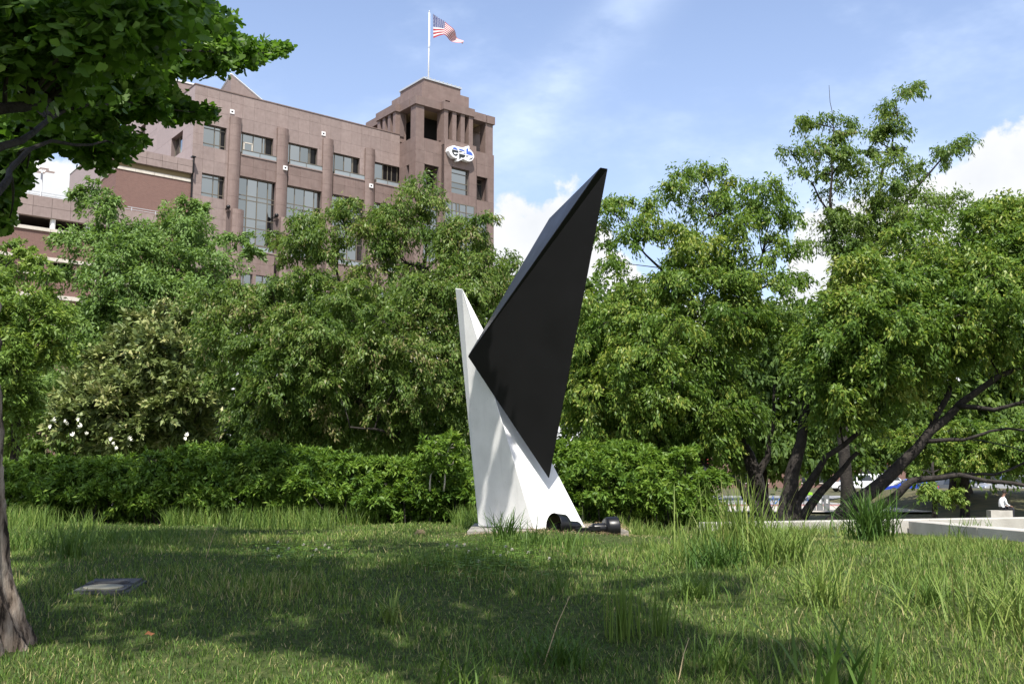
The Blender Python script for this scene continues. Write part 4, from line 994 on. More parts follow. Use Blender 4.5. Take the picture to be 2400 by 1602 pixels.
tree('spreading_tree', 'wide spreading tree at right with low dark limbs reaching sideways over the wall', 'tree', rt, limbs, cl, L_zelk2, 10, 52, .082, .033, 19, loose=lo, r0=.018, rmin=.005, ntwig=3, droop=.4, leafdroop=.7, tmean=.56, tvar=.26, cvar=.2)

# trees on the bank at right
Pt = at(2250, 1150, 60); bz0 = -.75
cl = crown([(2010, 980), (2120, 900), (2300, 860), (2480, 880), (2500, 1100), (2380, 1120), (2250, 1100), (2120, 1105), (2030, 1070)], 58, 5.0, 75, 1.4, 30, 0)
tree('park_tree', 'thick trunked shade tree on the grass bank beside the parked cars', 'tree', Vector((Pt.x, Pt.y, bz0)), [([Vector((Pt.x, Pt.y, bz0 - .2)), Vector((Pt.x, Pt.y, 0)), Vector((Pt.x + .2, Pt.y, 3)), Vector((Pt.x + .3, Pt.y, 5.5))], .85, .3)], cl, L_far, 9, 34, .34, .16, 31, r0=.14, rmin=.03, ntwig=0, tmean=.55)
Pt = at(2192, 1200, 44)
cl = crown([(2140, 1150), (2170, 1120), (2220, 1125), (2265, 1150), (2250, 1190), (2160, 1185)], 44, .7, 14, .40, 32) + pxc([(2190, 1080, .5), (2230, 1090, .5), (2150, 1100, .4)], 44)
tree('young_tree', 'small young tree in front of the dark grass bank', 'tree', Vector((Pt.x, Pt.y, -1.75)), [([Vector((Pt.x, Pt.y, -1.9)), Vector((Pt.x, Pt.y, -.6)), Vector((Pt.x, Pt.y, .9))], .16, .05)], cl, L_yellow, 8, 24, .18, .08, 33, r0=.04, rmin=.012, ntwig=1)

# ---- hedge
def hedge(name, label, poly, D, T, n, seed, tm, r=.17):
    cl = crown(poly, D, T, n, r, seed, .6)
    ly = max(q[1] for q in poly); lx0, lx1 = max(0, min(q[0] for q in poly)), max(q[0] for q in poly)
    cl += crown([(lx0, ly - 85), (lx1, ly - 85), (lx1, ly + 8), (lx0, ly + 8)], D + .1, .5, n // 4, r, seed + 5, .3)
    rd = random.Random(seed + 9)
    for k in range(len(cl) // 6):
        x = rd.uniform(max(min(q[0] for q in poly), 0), max(q[0] for q in poly)); yt = min([q[1] for q in poly if abs(q[0] - x) < 130] or [1060]); p = at(x, yt + rd.uniform(8, 50), D + rd.uniform(-.3, .4)); cl.append((p.x, p.y, p.z, rd.uniform(.07, .14)))
    c0 = np.mean([c[:3] for c in cl], 0); e = empty(name, (c0[0], c0[1], -.55), label, 'hedge')
    fo, tw = make_foliage('foliage', cl, e, L_hedge, 7, 26, .078, .030, droop=.15, leafdroop=.18, flat=.28, seed=seed + 1, tmean=tm, tvar=.2, spread=.12)
    mb = MB(); rd = random.Random(seed); o = e.location
    for c in cl[::3]:
        p = Vector(c[:3]); b = Vector((p.x + rd.gauss(0, .12), p.y + rd.gauss(0, .08), float(H(p.x, p.y)) - .05)); mb.tube([b - o, b.lerp(p, .5) - o, p - o], [.010, .008, .004], 4)
    mb.build('stems', M_bark, e)
    return e
hedge('hedge', 'long leafy hedge behind the lawn, left of the sculpture', [(-30, 1095), (60, 1078), (200, 1068), (330, 1072), (480, 1058), (560, 1042), (640, 1036), (700, 1058), (800, 1074), (900, 1068), (960, 1064), (1020, 1080), (1100, 1098), (1180, 1100), (1200, 1240), (700, 1245), (-30, 1240)], 13.0, .6, 600, 40, .42)
hedge('hedge', 'leafy rounded hedge behind the lawn, right of the sculpture', [(1270, 1060), (1340, 1035), (1400, 1030), (1500, 1045), (1570, 1085), (1640, 1125), (1690, 1185), (1675, 1245), (1270, 1245)], 12.6, .65, 240, 42, .48)
def sapling(px, d, y0, y1, seed, label):
    p = at(px, y0, d); e = empty('sapling', p, label, 'shrub'); t = at(px + 10, y1, d)
    cl = [(*(p.lerp(t, .45 + .6 * k / 9) + Vector((random.gauss(0, .09), random.gauss(0, .06), 0))), .12) for k in range(10)]
    fo, tw = make_foliage('foliage', cl, e, L_hedge, 5, 12, .085, .036, droop=.2, leafdroop=.15, flat=.3, seed=seed, tmean=.6)
    branches(e, [([p, p.lerp(t, .5), t], .011, .004)], cl, seed, .005, .003, None, 0, 'stem', M_walk)
sapling(1008, 12.3, 1150, 1040, 61, 'thin pale stemmed sapling sticking out of the hedge, the left one of two')
sapling(1040, 12.3, 1150, 1030, 62, 'thin pale stemmed sapling nearest the white spire above the hedge')

# ------------------------------------------------------------------ ginkgo
def ginkgo():
    tx, ty = -2.10, 3.93
    e = empty('ginkgo_tree', (tx, ty, float(H(tx, ty))), 'ginkgo tree at the left edge with furrowed trunk and overhanging fan-shaped leaves', 'tree')
    o = e.location
    # trunk
    n, m = 110, 120; V = []; rdn = np.random.default_rng(5)
    zz = np.linspace(-.12, 4.2, m); ang = np.linspace(0, 2 * math.pi, n, endpoint=False)
    ph = rdn.uniform(0, 6.28, 9)
    for z in zz:
        r = .150 + .085 * math.exp(-max(z, 0) / .20) - .011 * max(z, 0)
        fur = .017 * (1 - 2 * np.abs(np.sin(ang * 7 + ph[0] + 1.3 * math.sin(z * 4.1 + ph[1]) + .8 * np.sin(z * 11 + ang * 3))) ** .6) + .007 * np.sin(ang * 19 + ph[2] + 1.9 * math.sin(z * 4.3)) + .004 * np.sin(ang * 31 + z * 17)
        fl = .03 * math.exp(-max(z, 0) / .16) * np.sin(ang * 5 + 1)
        rr = r + fur + fl
        V += [(rr[k] * math.cos(ang[k]) - .088 * max(z, 0), rr[k] * math.sin(ang[k]), z) for k in range(n)]
    fs = [(i * n + k, i * n + (k + 1) % n, (i + 1) * n + (k + 1) % n, (i + 1) * n + k) for i in range(m - 1) for k in range(n)]
    me = bpy.data.meshes.new('trunk'); me.from_pydata(V, [], fs); me.polygons.foreach_set('use_smooth', [True] * len(fs)); link('trunk', me, e, M_gbark)
    # clusters: the part in the picture
    cl = []
    cl += crown([(-60, -60), (300, -80), (480, -60), (505, 20), (480, 70), (400, 120), (300, 160), (230, 200), (110, 190), (0, 260), (-60, 280)], 4.3, .6, 72, .19, 70, 0)
    cl += crown([(60, 60), (330, 30), (500, 20), (560, 85), (600, 110), (560, 160), (480, 178), (380, 180), (200, 190)], 7.6, .8, 80, .18, 71, 0)
    cl += crown([(60, 190), (300, 180), (400, 222), (470, 250), (500, 268), (480, 284), (400, 282), (300, 275), (150, 260)], 6.8, .6, 46, .14, 72, 0)
    cl += crown([(-60, 240), (150, 230), (260, 300), (310, 330), (280, 370), (240, 385), (200, 385), (120, 335), (60, 340), (-60, 380)], 6.6, .6, 60, .15, 73, 0)
    cl += crown([(-80, 320), (60, 350), (90, 375), (60, 430), (30, 480), (20, 530), (-80, 560)], 5.6, .4, 40, .13, 74, 0)
    cl += crown([(-40, 80), (150, 50), (420, 60), (440, 190), (250, 240), (120, 300), (-40, 330)], 5.6, .5, 36, .17, 80, 0)
    cl += pxc([(520, 70, 0.144), (545, 100, 0.158), (575, 110, 0.144), (600, 120, 0.144), (630, 118, 0.122), (655, 112, 0.094), (678, 108, 0.065), (540, 140, 0.144), (580, 140, 0.144), (500, 165, 0.144), (460, 178, 0.130), (420, 182, 0.122), (610, 140, 0.108), (480, 120, 0.180), (430, 150, 0.180), (520, 45, 0.086), (545, 60, 0.086), (505, 25, 0.108)], 7.7, 20, .3)
    cl += pxc([(380, 225, 0.144), (420, 240, 0.144), (450, 255, 0.130), (480, 262, 0.115), (503, 268, 0.086), (440, 275, 0.108), (400, 270, 0.122), (350, 255, 0.144), (300, 245, 0.158), (250, 220, 0.180), (150, 225, 0.180)], 6.9, 21, .25)
    cl += pxc([(320, 325, 0.101), (335, 335, 0.072), (300, 330, 0.122), (270, 345, 0.130), (240, 370, 0.115), (215, 385, 0.094), (260, 380, 0.094), (180, 350, 0.144), (130, 320, 0.144), (90, 330, 0.144), (200, 310, 0.158), (250, 320, 0.144), (150, 290, 0.180), (60, 300, 0.180)], 6.6, 22, .25)
    cl += pxc([(30, 370, 0.144), (70, 370, 0.122), (95, 375, 0.086), (60, 410, 0.101), (25, 420, 0.130), (40, 450, 0.094), (15, 480, 0.101), (20, 520, 0.079), (5, 540, 0.072), (-20, 460, 0.144)], 5.6, 23, .2)
    cl += crown([(-100, -100), (500, -100), (560, 60), (640, 100), (560, 160), (430, 180), (440, 240), (490, 262), (430, 280), (300, 285), (310, 350), (240, 385), (120, 350), (50, 360), (20, 500), (-100, 520)], 6.9, 1.0, 150, .15, 81, 0)
    nvis = len(cl)
    # overhead part that shades the lawn, the hedge and the foot of the spire
    sd = np.array(sun_dir); rd = random.Random(75)
    def over(poly, nn, zlo, zhi, r, dist=None):
        k = 0; tries = 0; xs = [p[0] for p in poly]; ys = [p[1] for p in poly]
        while k < nn and tries < 4000:
            tries += 1; x, y = rd.uniform(min(xs), max(xs)), rd.uniform(min(ys), max(ys))
            if not inpoly(x, y, poly): continue
            g = ground_at(x, y) if dist is None else at(x, y, dist)
            z = rd.uniform(zlo, zhi); t = (z - g.z) / sd[2]
            c = np.array(g) + sd * t
            px, py = to_px(c)
            cl.append((c[0], c[1], c[2], r * rd.uniform(.8, 1.25))); k += 1
    over([(60, 1290), (300, 1245), (700, 1250), (1100, 1242), (1230, 1290), (1180, 1380), (1000, 1420), (640, 1415), (400, 1400), (330, 1385), (190, 1375), (70, 1370)], 122, 4.4, 8.0, .36)
    over([(350, 1440), (560, 1435), (860, 1470), (880, 1500), (640, 1520), (400, 1500)], 9, 4.4, 6.5, .26)
    over([(1020, 1400), (1250, 1330), (1480, 1400), (1420, 1590), (1100, 1590)], 30, 4.4, 7.0, .30)
    over([(1480, 1480), (1900, 1500), (1980, 1590), (1450, 1590)], 7, 4.6, 5.6, .22)
    over([(1300, 1320), (1800, 1350), (1750, 1420), (1350, 1400)], 5, 4.6, 5.6, .2)
    over([(20, 1075), (640, 1040), (720, 1100), (640, 1190), (20, 1190)], 44, 5.4, 6.6, .42, 12.7)
    over([(1110, 820), (1150, 980), (1200, 1190), (1140, 1190), (1090, 850)], 10, 4.35, 4.8, .085, 9.55)
    over([(0, 700), (30, 700), (50, 1200), (10, 1200)], 4, 4.6, 5.2, .22, 3.85)
    for k in range(130):                                   # unseen leaf clusters added behind the camera to block sky light
        gx_, gy_ = rd.uniform(-6.0, 5.0), rd.uniform(-7.0, 2.4); z = rd.uniform(4.0, 8.0); t = (z + 1.2) / sd[2]
        cl.append((gx_ + sd[0] * t, gy_ + sd[1] * t, z, .5))
    # wood
    tp = Vector((tx - .36, ty, o.z + 4.1)); q = lambda z: Vector((tx - .088 * (z - o.z), ty, z))
    limbs = [([q(1.5), at(60, 250, 4.2), at(200, 180, 4.6), at(330, 110, 5.4), at(480, 120, 6.6), at(620, 125, 7.6)], .030, .005),
             ([q(1.1), at(20, 420, 4.6), at(120, 330, 5.4), at(250, 330, 6.2), at(330, 345, 6.6)], .024, .004),
             ([q(1.3), at(50, 330, 4.4), at(150, 260, 5.4), at(300, 240, 6.4), at(470, 265, 6.9)], .024, .004),
             ([q(2.6), Vector((-1.2, 3.2, 4.2)), Vector((.2, 2.4, 4.9)), Vector((1.5, 1.8, 5.0))], .06, .015),
             ([q(2.7), Vector((-1.6, 4.6, 4.4)), Vector((-.8, 5.6, 5.2)), Vector((.0, 6.3, 5.6))], .05, .015),
             ([q(2.8), Vector((-2.6, 5.5, 4.6)), Vector((-3.2, 7.2, 5.6)), Vector((-3.6, 9.0, 6.2))], .05, .015),
             ([q(2.4), Vector((-2.0, 2.8, 4.2)), Vector((-1.6, 1.6, 4.8)), Vector((-.6, .8, 5.0))], .05, .015),
             ([q(0.4 + 2), tp, tp + Vector((-.2, .1, 1.2))], .09, .03)]
    branches(e, limbs, cl, 76, .010, .003, None, 0, 'branch', M_bark)
    # leaves
    g = np.random.default_rng(77)
    p1 = sprays(cl[:nvis], 8, 16, .25, .55, .5, 78, tmean=.45, tvar=.2, spread=.16); p2 = sprays(cl[nvis:], 7, 11, .25, .55, .5, 79, tmean=.45, tvar=.2, spread=.16)
    p, d, nr, tint = [np.concatenate([u_, v_]) for u_, v_ in zip(p1[:4], p2[:4])]
    n = len(p); L = np.concatenate([g.uniform(.030, .052, len(p1[0])), g.uniform(.050, .084, len(p2[0]))])
    side = nrmz(np.cross(d, nr)); up = np.cross(side, d)
    prof_ = [(-.78, .56), (-.66, .80), (-.36, .97), (0.0, .88), (.36, .98), (.68, .80), (.78, .54)]
    cup = g.uniform(-.05, .30, n)
    def vert(a, b, c): return p + (side * a + d * b + up * (c * cup)[:, None]) * L[:, None]
    Vt = np.stack([p] + [vert(a, b, abs(a) * .8 + .1 * (k % 2)) for k, (a, b) in enumerate(prof_)], 1)
    fw = p[:, 1] * math.cos(PITCH) + p[:, 2] * math.sin(PITCH); uu = -p[:, 1] * math.sin(PITCH) + p[:, 2] * math.cos(PITCH)
    pxx = 1200 + 2333 * p[:, 0] / np.maximum(fw, .1); pyy = 801 - 2333 * uu / np.maximum(fw, .1)
    keep = ~((fw > 0) & (fw < 3.5) & (pxx > -100) & (pxx < 2500) & (pyy > -100) & (pyy < 1700))
    # the overhead mass must not hang into the picture outside the ginkgo's own outline
    hang = (fw > .2) & (pxx > 700) & (pxx < 2500) & (pyy > -40) & (pyy < 1650); keep &= ~hang
    OUT = [(-400, -400), (500, -400), (500, 0), (502, 24), (492, 40), (514, 40), (530, 28), (558, 32), (546, 51), (538, 67), (562, 91), (597, 87), (649, 79), (652, 95), (686, 105), (676, 120), (629, 134), (609, 146), (573, 162), (502, 174), (439, 178), (415, 168), (407, 182), (395, 190), (395, 206), (419, 221), (443, 233), (494, 231), (514, 265), (498, 282), (467, 275), (439, 286), (415, 282), (376, 286), (344, 273), (312, 281), (273, 285), (257, 293), (297, 300), (336, 312), (346, 332), (316, 354), (305, 372), (285, 378), (273, 366), (257, 391), (221, 399), (206, 388), (174, 384), (154, 354), (134, 358), (99, 361), (59, 354), (59, 380), (71, 415), (65, 427), (51, 429), (43, 449), (24, 465), (28, 496), (30, 528), (16, 542), (-400, 546)]
    inside = np.zeros(n, bool); m_ = len(OUT); jx, jy = g.normal(0, 9, n), g.normal(0, 9, n)
    cxx = pxx + 2333 / np.maximum(fw, .1) * (d[:, 0] * L * .5) + jx; cyy = pyy + jy - 2333 / np.maximum(fw, .1) * (d[:, 2] * L * .5)
    for i_ in range(m_):
        xa, ya = OUT[i_]; xb, yb = OUT[(i_ + 1) % m_]
        if ya == yb: continue
        inside ^= ((ya > cyy) != (yb > cyy)) & (cxx < (xb - xa) * (cyy - ya) / (yb - ya) + xa)
    inframe = (fw > .2) & (pxx > -300) & (pxx < 2500) & (pyy > -60) & (pyy < 1650); keep &= inside | ~inframe
    vis = keep & (pxx > 5) & (pxx < 690) & (pyy > 5) & (pyy < 560)
    idx = np.where(vis)[0]; idx = idx[np.argsort(fw[idx] / L[idx])][:290]
    near = np.zeros(n, bool); near[idx] = True
    rest = np.where(keep & ~near)[0]
    V = Vt[rest].reshape(-1, 3) - np.array(o); b6 = np.arange(len(rest))[:, None] * 8
    q1 = b6 + np.array([[0, 1, 2, 3, 4]]); q2 = b6 + np.array([[0, 4, 5, 6, 7]])
    ob = link('foliage', fast_mesh('foliage', V, [q1, q2], L_ginkgo, np.concatenate([tint[rest], tint[rest]])), e); ob['kind'] = 'stuff'
    # the nearest leaves one by one, sharing five meshes; each with a petiole
    protos = []
    for k in range(5):
        cu = -.05 + .08 * k; pts_ = [(0, 0, 0)] + [(a, b, abs(a) * .8 * cu + .02 * (j % 2)) for j, (a, b) in enumerate([(-.80, .60), (-.66, .80), (-.40, .97), (-.08, .93), (0, .80), (.08, .95), (.42, .99), (.68, .80), (.82, .58)])]
        fs = [(0, 1, 2), (0, 2, 3), (0, 3, 4), (0, 4, 5), (0, 5, 6), (0, 6, 7), (0, 7, 8), (0, 8, 9)]
        b = len(pts_); pts_ += [(-.02, 0, 0), (.02, 0, 0), (.015, -.75, .12), (-.015, -.75, .12)]; fs.append((b, b + 1, b + 2, b + 3))
        me = bpy.data.meshes.new('leaf'); me.from_pydata(pts_, [], fs); me.update(); me.materials.append(L_ginkgo)
        a = me.attributes.new('tint', 'FLOAT', 'FACE'); a.data.foreach_set('value', np.full(len(fs), .22 + .14 * k, np.float32)); protos.append(me)
    for i in idx:
        ob = bpy.data.objects.new('leaf', protos[int(np.clip((tint[i] - .15) / .14, 0, 4))]); COL.objects.link(ob); ob.parent = e
        l = float(L[i]); M = Matrix((side[i] * l, d[i] * l, up[i] * l)).transposed().to_4x4(); M.translation = Vector(p[i]) - o
        ob.matrix_local = M
ginkgo()

# ------------------------------------------------------------------ lawn grass
def blades(x, y, h, lean, wid, tint, g, z=None, curl=.5, parent=None):
    n = len(x); z = H(x, y) - .008 if z is None else z
    a = g.uniform(0, 2 * math.pi, n); b = a + g.normal(math.pi / 2, .4, n)
    dx, dy = np.cos(a), np.sin(a); wx, wy = np.cos(b), np.sin(b)
    base_ = np.stack([x, y, z], 1)
    def pt(t, w_):
        off = lean * h * (t ** (1 + curl)); zz = h * np.sqrt(np.maximum(t * t - (lean * t ** (1 + curl)) ** 2 * .75, .04 * t * t))
        c = base_ + np.stack([dx * off, dy * off, zz], 1); wv = np.stack([wx, wy, np.zeros(n)], 1) * (wid * w_)[:, None]
        return c - wv, c + wv
    l0, r0_ = pt(np.zeros(n), np.full(n, .5)); l1, r1 = pt(np.full(n, .45), np.full(n, .45)); l2, r2 = pt(np.full(n, .8), np.full(n, .26)); tp, _ = pt(np.full(n, 1.0), np.full(n, 0.02))
    V = np.stack([l0, r0_, r1, l1, r2, l2, tp], 1).reshape(-1, 3); k = np.arange(n)[:, None] * 7
    return V, [k + np.array([[0, 1, 2, 3]]), k + np.array([[3, 2, 4, 5]]), k + np.array([[5, 4, 6]])], np.concatenate([tint] * 3)
def vnoise(x, y, s, seed):
    g = np.random.default_rng(seed); t = np.zeros_like(x)
    for k in range(6):
        a = g.uniform(0, 6.28); f = s * g.uniform(.6, 1.7); t += np.sin((x * math.cos(a) + y * math.sin(a)) * f + g.uniform(0, 6.28))
    return t / 6
def infoot(x, y):
    """True where something stands in the grass"""
    m = (x > -.34) & (x < 1.0) & (y > 9.02) & (y < 10.6)
    m |= ((x + 2.125) ** 2 + (y - 3.93) ** 2) < .2 ** 2
    u_ = (x - lidp.x); v_ = (y - lidp.y); m |= (np.abs(u_ + v_ * -.10) < .112) & (v_ > -.15) & (v_ < .175)
    sd = (x - WA0[0]) * WAn[0] + (y - WA0[1]) * WAn[1]; m |= (sd > -.14) & (x > 1.4)
    m |= (x > 4.3 + (11.2 - y) * .047) & (y < 11.5)
    return m
g = np.random.default_rng(90)
N = 175000
y = 3.0 * (13.2 / 3.0) ** g.uniform(0, 1, N) ** .92; x = g.uniform(-1, 1, N) * (.545 * y + .25)
k = ~infoot(x, y) & ((y < 12.6)); x, y = x[k], y[k]
# a skirt of lawn beyond the frame edges
pn = vnoise(x, y, 1.6, 1); pn2 = vnoise(x, y, 4.5, 2)
h = (.024 + .018 * g.random(len(x))) * (1 + .5 * pn + .35 * pn2) + .03 * np.clip(pn2 - .25, 0, 1)
tall = g.random(len(x)) < .035; h = np.where(tall, h * 1.9, h); h = np.where((y > 8.2) & (y < 9.3) & (x > -.6) & (x < 1.3), h * .6, h)
tint = .41 + .18 * pn + .08 * pn2 + g.normal(0, .13, len(x))
dry = (g.random(len(x)) < .13 + .14 * np.clip(pn2, 0, 1)) ; tint = np.where(dry & (g.random(len(x)) < .8), g.uniform(.78, 1, len(x)), tint)
yel = sstep(x, 1.0, 2.4) * sstep(y, 7.2, 8.6) * (g.random(len(x)) < .5); tint = np.where(yel > .3, g.uniform(.62, .88, len(x)), tint)
wid = .0034 * (1 + .10 * (y - 3)) * g.uniform(.7, 1.3, len(x))
V, F_, ti = blades(x, y, h, g.uniform(.15, .85, len(x)), wid, np.clip(tint, 0, 1), g)
tag(link('lawn_grass', fast_mesh('lawn_grass', V, F_, M_grass, ti)), 'short mown grass mixed with dry straw covering the knoll', 'grass', kind='stuff')
# uncut grass along the hedge and patches over the right half
def patch(n, xr, yr, hh, dens_seed, tm, name, label, thr=.0, fn=None, ww=.0045):
    g = np.random.default_rng(dens_seed); x = g.uniform(*xr, n * 3); y = g.uniform(*yr, n * 3)
    m = (vnoise(x, y, 3.2, dens_seed) > thr) & ~infoot(x, y)
    if fn is not None: m &= fn(x, y, g)
    x, y = x[m][:n], y[m][:n]; n_ = len(x)
    hv = hh * g.uniform(.45, 1.15, n_); t = np.clip(tm + g.normal(0, .13, n_), 0, 1)
    V, F_, ti = blades(x, y, hv, g.uniform(.12, .8, n_), ww * g.uniform(.7, 1.3, n_), t, g)
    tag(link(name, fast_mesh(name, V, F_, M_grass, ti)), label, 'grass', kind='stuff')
patch(9000, (-6.6, 1.6), (10.2, 12.5), .27, 3, .46, 'tall_grass', 'long uncut grass growing along the foot of the hedge', .12, lambda x, y, g: g.random(len(x)) < sstep(y, 10.6, 12.0) + .12, .006)
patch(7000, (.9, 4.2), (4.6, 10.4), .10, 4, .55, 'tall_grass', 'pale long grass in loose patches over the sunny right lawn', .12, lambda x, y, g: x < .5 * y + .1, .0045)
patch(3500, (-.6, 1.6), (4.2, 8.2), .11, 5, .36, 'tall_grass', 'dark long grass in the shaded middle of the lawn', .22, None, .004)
patch(2200, (1.2, 3.9), (9.6, 12.1), .18, 6, .56, 'tall_grass', 'pale long grass growing against the long low wall', -.1, lambda x, y, g: (x - WA0[0]) * WAn[0] + (y - WA0[1]) * WAn[1] > -.7, .006)
patch(2500, (-4.2, -2.2), (6.0, 9.5), .16, 8, .36, 'tall_grass', 'long shaded grass behind the ginkgo trunk', .15, None, .005)

def tuft(px, py, h, n, spread, w_, tm, label, lean=(.15, .8), name='grass_tuft', seeds=False, wind=0):
    p = ground_at(px, py); g = np.random.default_rng(int(px * 7 + py)); e_n = n
    r = np.abs(g.normal(0, spread, n)); a = g.uniform(0, 6.28, n); x = p.x + r * np.cos(a); y = p.y + r * np.sin(a)
    hv = h * g.uniform(.45, 1.1, n); t = np.clip(tm + g.normal(0, .09, n), 0, 1)
    V, F_, ti = blades(x, y, hv, g.uniform(*lean, n), w_ * g.uniform(.7, 1.25, n), t, g)
    o = link(name, fast_mesh(name, V - np.array(p), F_, M_grass, ti)); o.location = p
    return tag(o, label, 'grass tuft')
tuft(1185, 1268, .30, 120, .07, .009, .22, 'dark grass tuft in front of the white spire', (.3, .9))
tuft(1250, 1282, .26, 30, .08, .008, .25, 'few thin grass blades left of the open spotlight hood')
tuft(1335, 1300, .30, 20, .09, .007, .30, 'upright grass blades in front of the spotlights', (.1, .6))
tuft(1735, 1300, .50, 260, .17, .008, .58, 'tallest pale grass clump right of the spotlights', (.1, .6))
tuft(1680, 1330, .22, 260, .12, .007, .20, 'low dark grass clump below the tallest pale clump', (.3, .95))
tuft(1840, 1320, .34, 160, .15, .008, .55, 'pale arching grass clump between the tallest clump and the dark tussock', (.3, .9))
tuft(2042, 1272, .50, 330, .11, .011, .20, 'big dark green grass tussock in front of the wall corner', (.15, .85))
tuft(2265, 1262, .24, 120, .14, .009, .46, 'grass tuft with a white flower in front of the forward wall', (.2, .8))
tuft(1925, 1420, .26, 150, .09, .006, .58, 'loose pale grass tuft on the open right lawn', (.3, .95))
tuft(2385, 1470, .30, 330, .22, .006, .60, 'bright grass clump at the right edge of the picture', (.3, .95))
tuft(2180, 1420, .17, 160, .07, .005, .42, 'low grass tuft left of the bright clump at the right edge', (.3, .95))
tuft(1455, 1500, .30, 60, .05, .007, .46, 'narrow bunch of upright grass stems in the lower middle', (.05, .3))
tuft(1545, 1490, .27, 34, .05, .007, .44, 'thin bunch of grass stems right of the narrow upright bunch', (.05, .35))
tuft(1630, 1400, .16, 220, .08, .005, .40, 'low spreading green tuft below the dark clump', (.4, .98))
tuft(920, 1455, .16, 46, .04, .008, .62, 'star shaped pale grass tuft in the shaded lawn', (.5, .97))
tuft(715, 1345, .20, 26, .03, .006, .42, 'sparse grass sprig among the left clover flowers', (.3, .8))
tuft(1690, 1570, .17, 90, .09, .006, .40, 'grass tuft at the lower edge right of centre', (.3, .9))
tuft(1960, 1650, .36, 26, .16, .014, .22, 'broad dark grass blades at the bottom right corner area', (.3, .85))
tuft(2060, 1570, .16, 120, .10, .005, .42, 'small green tuft above the broad dark blades', (.3, .9))
tuft(1320, 1560, .16, 160, .10, .006, .24, 'dark bluish grass tuft at the lower middle', (.4, .95))
tuft(1090, 1620, .22, 50, .08, .007, .36, 'grass tuft at the lower edge left of centre', (.3, .9))
tuft(160, 1310, .26, 90, .07, .007, .30, 'shaded grass tuft right of the trunk', (.2, .85))

# clover
cl_leaf = []
def clover_patch(lst, label, group, tcx, seed):
    M_cl = pbsdf('clover_head', (.72, .70, .62), .8); M_st = pbsdf('clover_stem', (.10, .17, .04), .7)
    hm = MB(); rd = random.Random(seed)
    for k in range(34):
        a = rd.uniform(0, 6.28); e = math.asin(rd.uniform(-.5, 1)); v = Vector((math.cos(a) * math.cos(e), math.sin(a) * math.cos(e), math.sin(e))); s_ = v.cross(Vector((.2, .3, .9))).normalized() * .0028
        hm.add([v * .004 - s_, v * .004 + s_, v * .0125 + s_ * .8 + Vector((0, 0, .001)), v * .0125 - s_ * .8], [(0, 1, 2, 3)])
    hme = hm.mesh('flower_head', M_cl)
    sm = MB(); sm.tube([(0, 0, -.10), (.004, 0, -.05), (0, 0, 0)], .0014, 4); sme = sm.mesh('stem', M_st)
    words = ['first', 'second', 'third', 'fourth', 'fifth', 'sixth', 'seventh', 'eighth', 'ninth', 'tenth', 'eleventh', 'twelfth', 'thirteenth']
    for wi, (px, py) in enumerate(sorted(lst)):
        p = ground_at(px, py + 18); p = at(px, py, p.y)
        e = empty('clover_flower', p, label % words[wi], 'clover flower', group); link('flower_head', hme, e); link('stem', sme, e)
clover_patch([(651, 1270), (676, 1285), (711, 1276), (761, 1277), (770, 1284), (731, 1302), (652, 1304), (627, 1286), (740, 1288)], 'white clover flower, %s from the left in the shaded patch left of the sculpture', 'clover flowers left', 0, 1)
clover_patch([(1048, 1278), (1070, 1280), (1089, 1277), (1098, 1293), (1122, 1316), (1157, 1294), (1173, 1302), (1185, 1281), (1191, 1296), (1200, 1288), (1238, 1295), (1116, 1287), (1287, 1309)], 'white clover flower, %s from the left in the patch before the sculpture', 'clover flowers before the sculpture', 0, 2)
# clover and weed leaves
g = np.random.default_rng(95); px_ = np.concatenate([g.normal(1150, 70, 500), g.normal(690, 55, 300)]); py_ = np.concatenate([g.normal(1318, 26, 500), g.normal(1302, 16, 300)])
pp = [ground_at(a, b) for a, b in zip(px_, py_)]; P_ = np.array([[p.x, p.y, p.z + .03 + g.uniform(0, .03)] for p in pp])
a = g.uniform(0, 6.28, len(P_)); allp, alld, alln = [], [], []
for k in range(3):
    th = a + k * 2.094; allp.append(P_); alld.append(np.stack([np.cos(th), np.sin(th), np.full(len(th), .1)], 1)); alln.append(np.tile([0, 0, 1.0], (len(th), 1)) + g.normal(0, .2, (len(th), 3)))
V, q = leaf_geo(np.concatenate(allp), nrmz(np.concatenate(alld)), np.concatenate(alln), .022, .02, g, .05)
tag(link('clover_leaves', fast_mesh('clover_leaves', V, [q], L_hedge, g.uniform(.2, .6, len(V) // 4))), 'carpet of small clover leaves in the lawn', 'clover', kind='stuff')
# straw on the slab and dry litter
g = np.random.default_rng(96)
def straw(n, fn, name, label):
    P_ = np.array([fn() for _ in range(n)]); a = g.uniform(0, 6.28, n); d = np.stack([np.cos(a), np.sin(a), g.normal(0, .25, n)], 1)
    V, q = leaf_geo(P_, nrmz(d), np.tile([0, 0, 1.0], (n, 1)), .05, .004, g, 0); tag(link(name, fast_mesh(name, V, [q], M_straw, g.random(n))), label, 'straw', kind='stuff')
def s1():
    x = g.uniform(.15, 1.05); y = g.uniform(9.0, 9.75); return (x, y, BZ + .004 + abs(g.normal(0, .012)) + .02 * (x > .6) * (y > 9.45))
straw(2600, s1, 'dry_straw', 'dry pale grass clippings lying on the concrete base')
def s2():
    x = g.normal(.35, .5); y = 8.85 + g.normal(0, .12); return (x, y, float(H(x, y)) + .012)
straw(1500, s2, 'dry_straw', 'brown dry thatch along the front of the concrete base')
M_dead = pbsdf('dead_leaf', (.22, .085, .03), .8)
p = ground_at(348, 1512); mb = MB(); mb.add([(-.03, 0, .0), (-.01, .02, .02), (.012, .015, .012), (.03, -.005, .022), (.01, -.02, .01), (-.012, -.016, .016)], [(0, 1, 2), (0, 2, 5), (2, 3, 4), (2, 4, 5)])
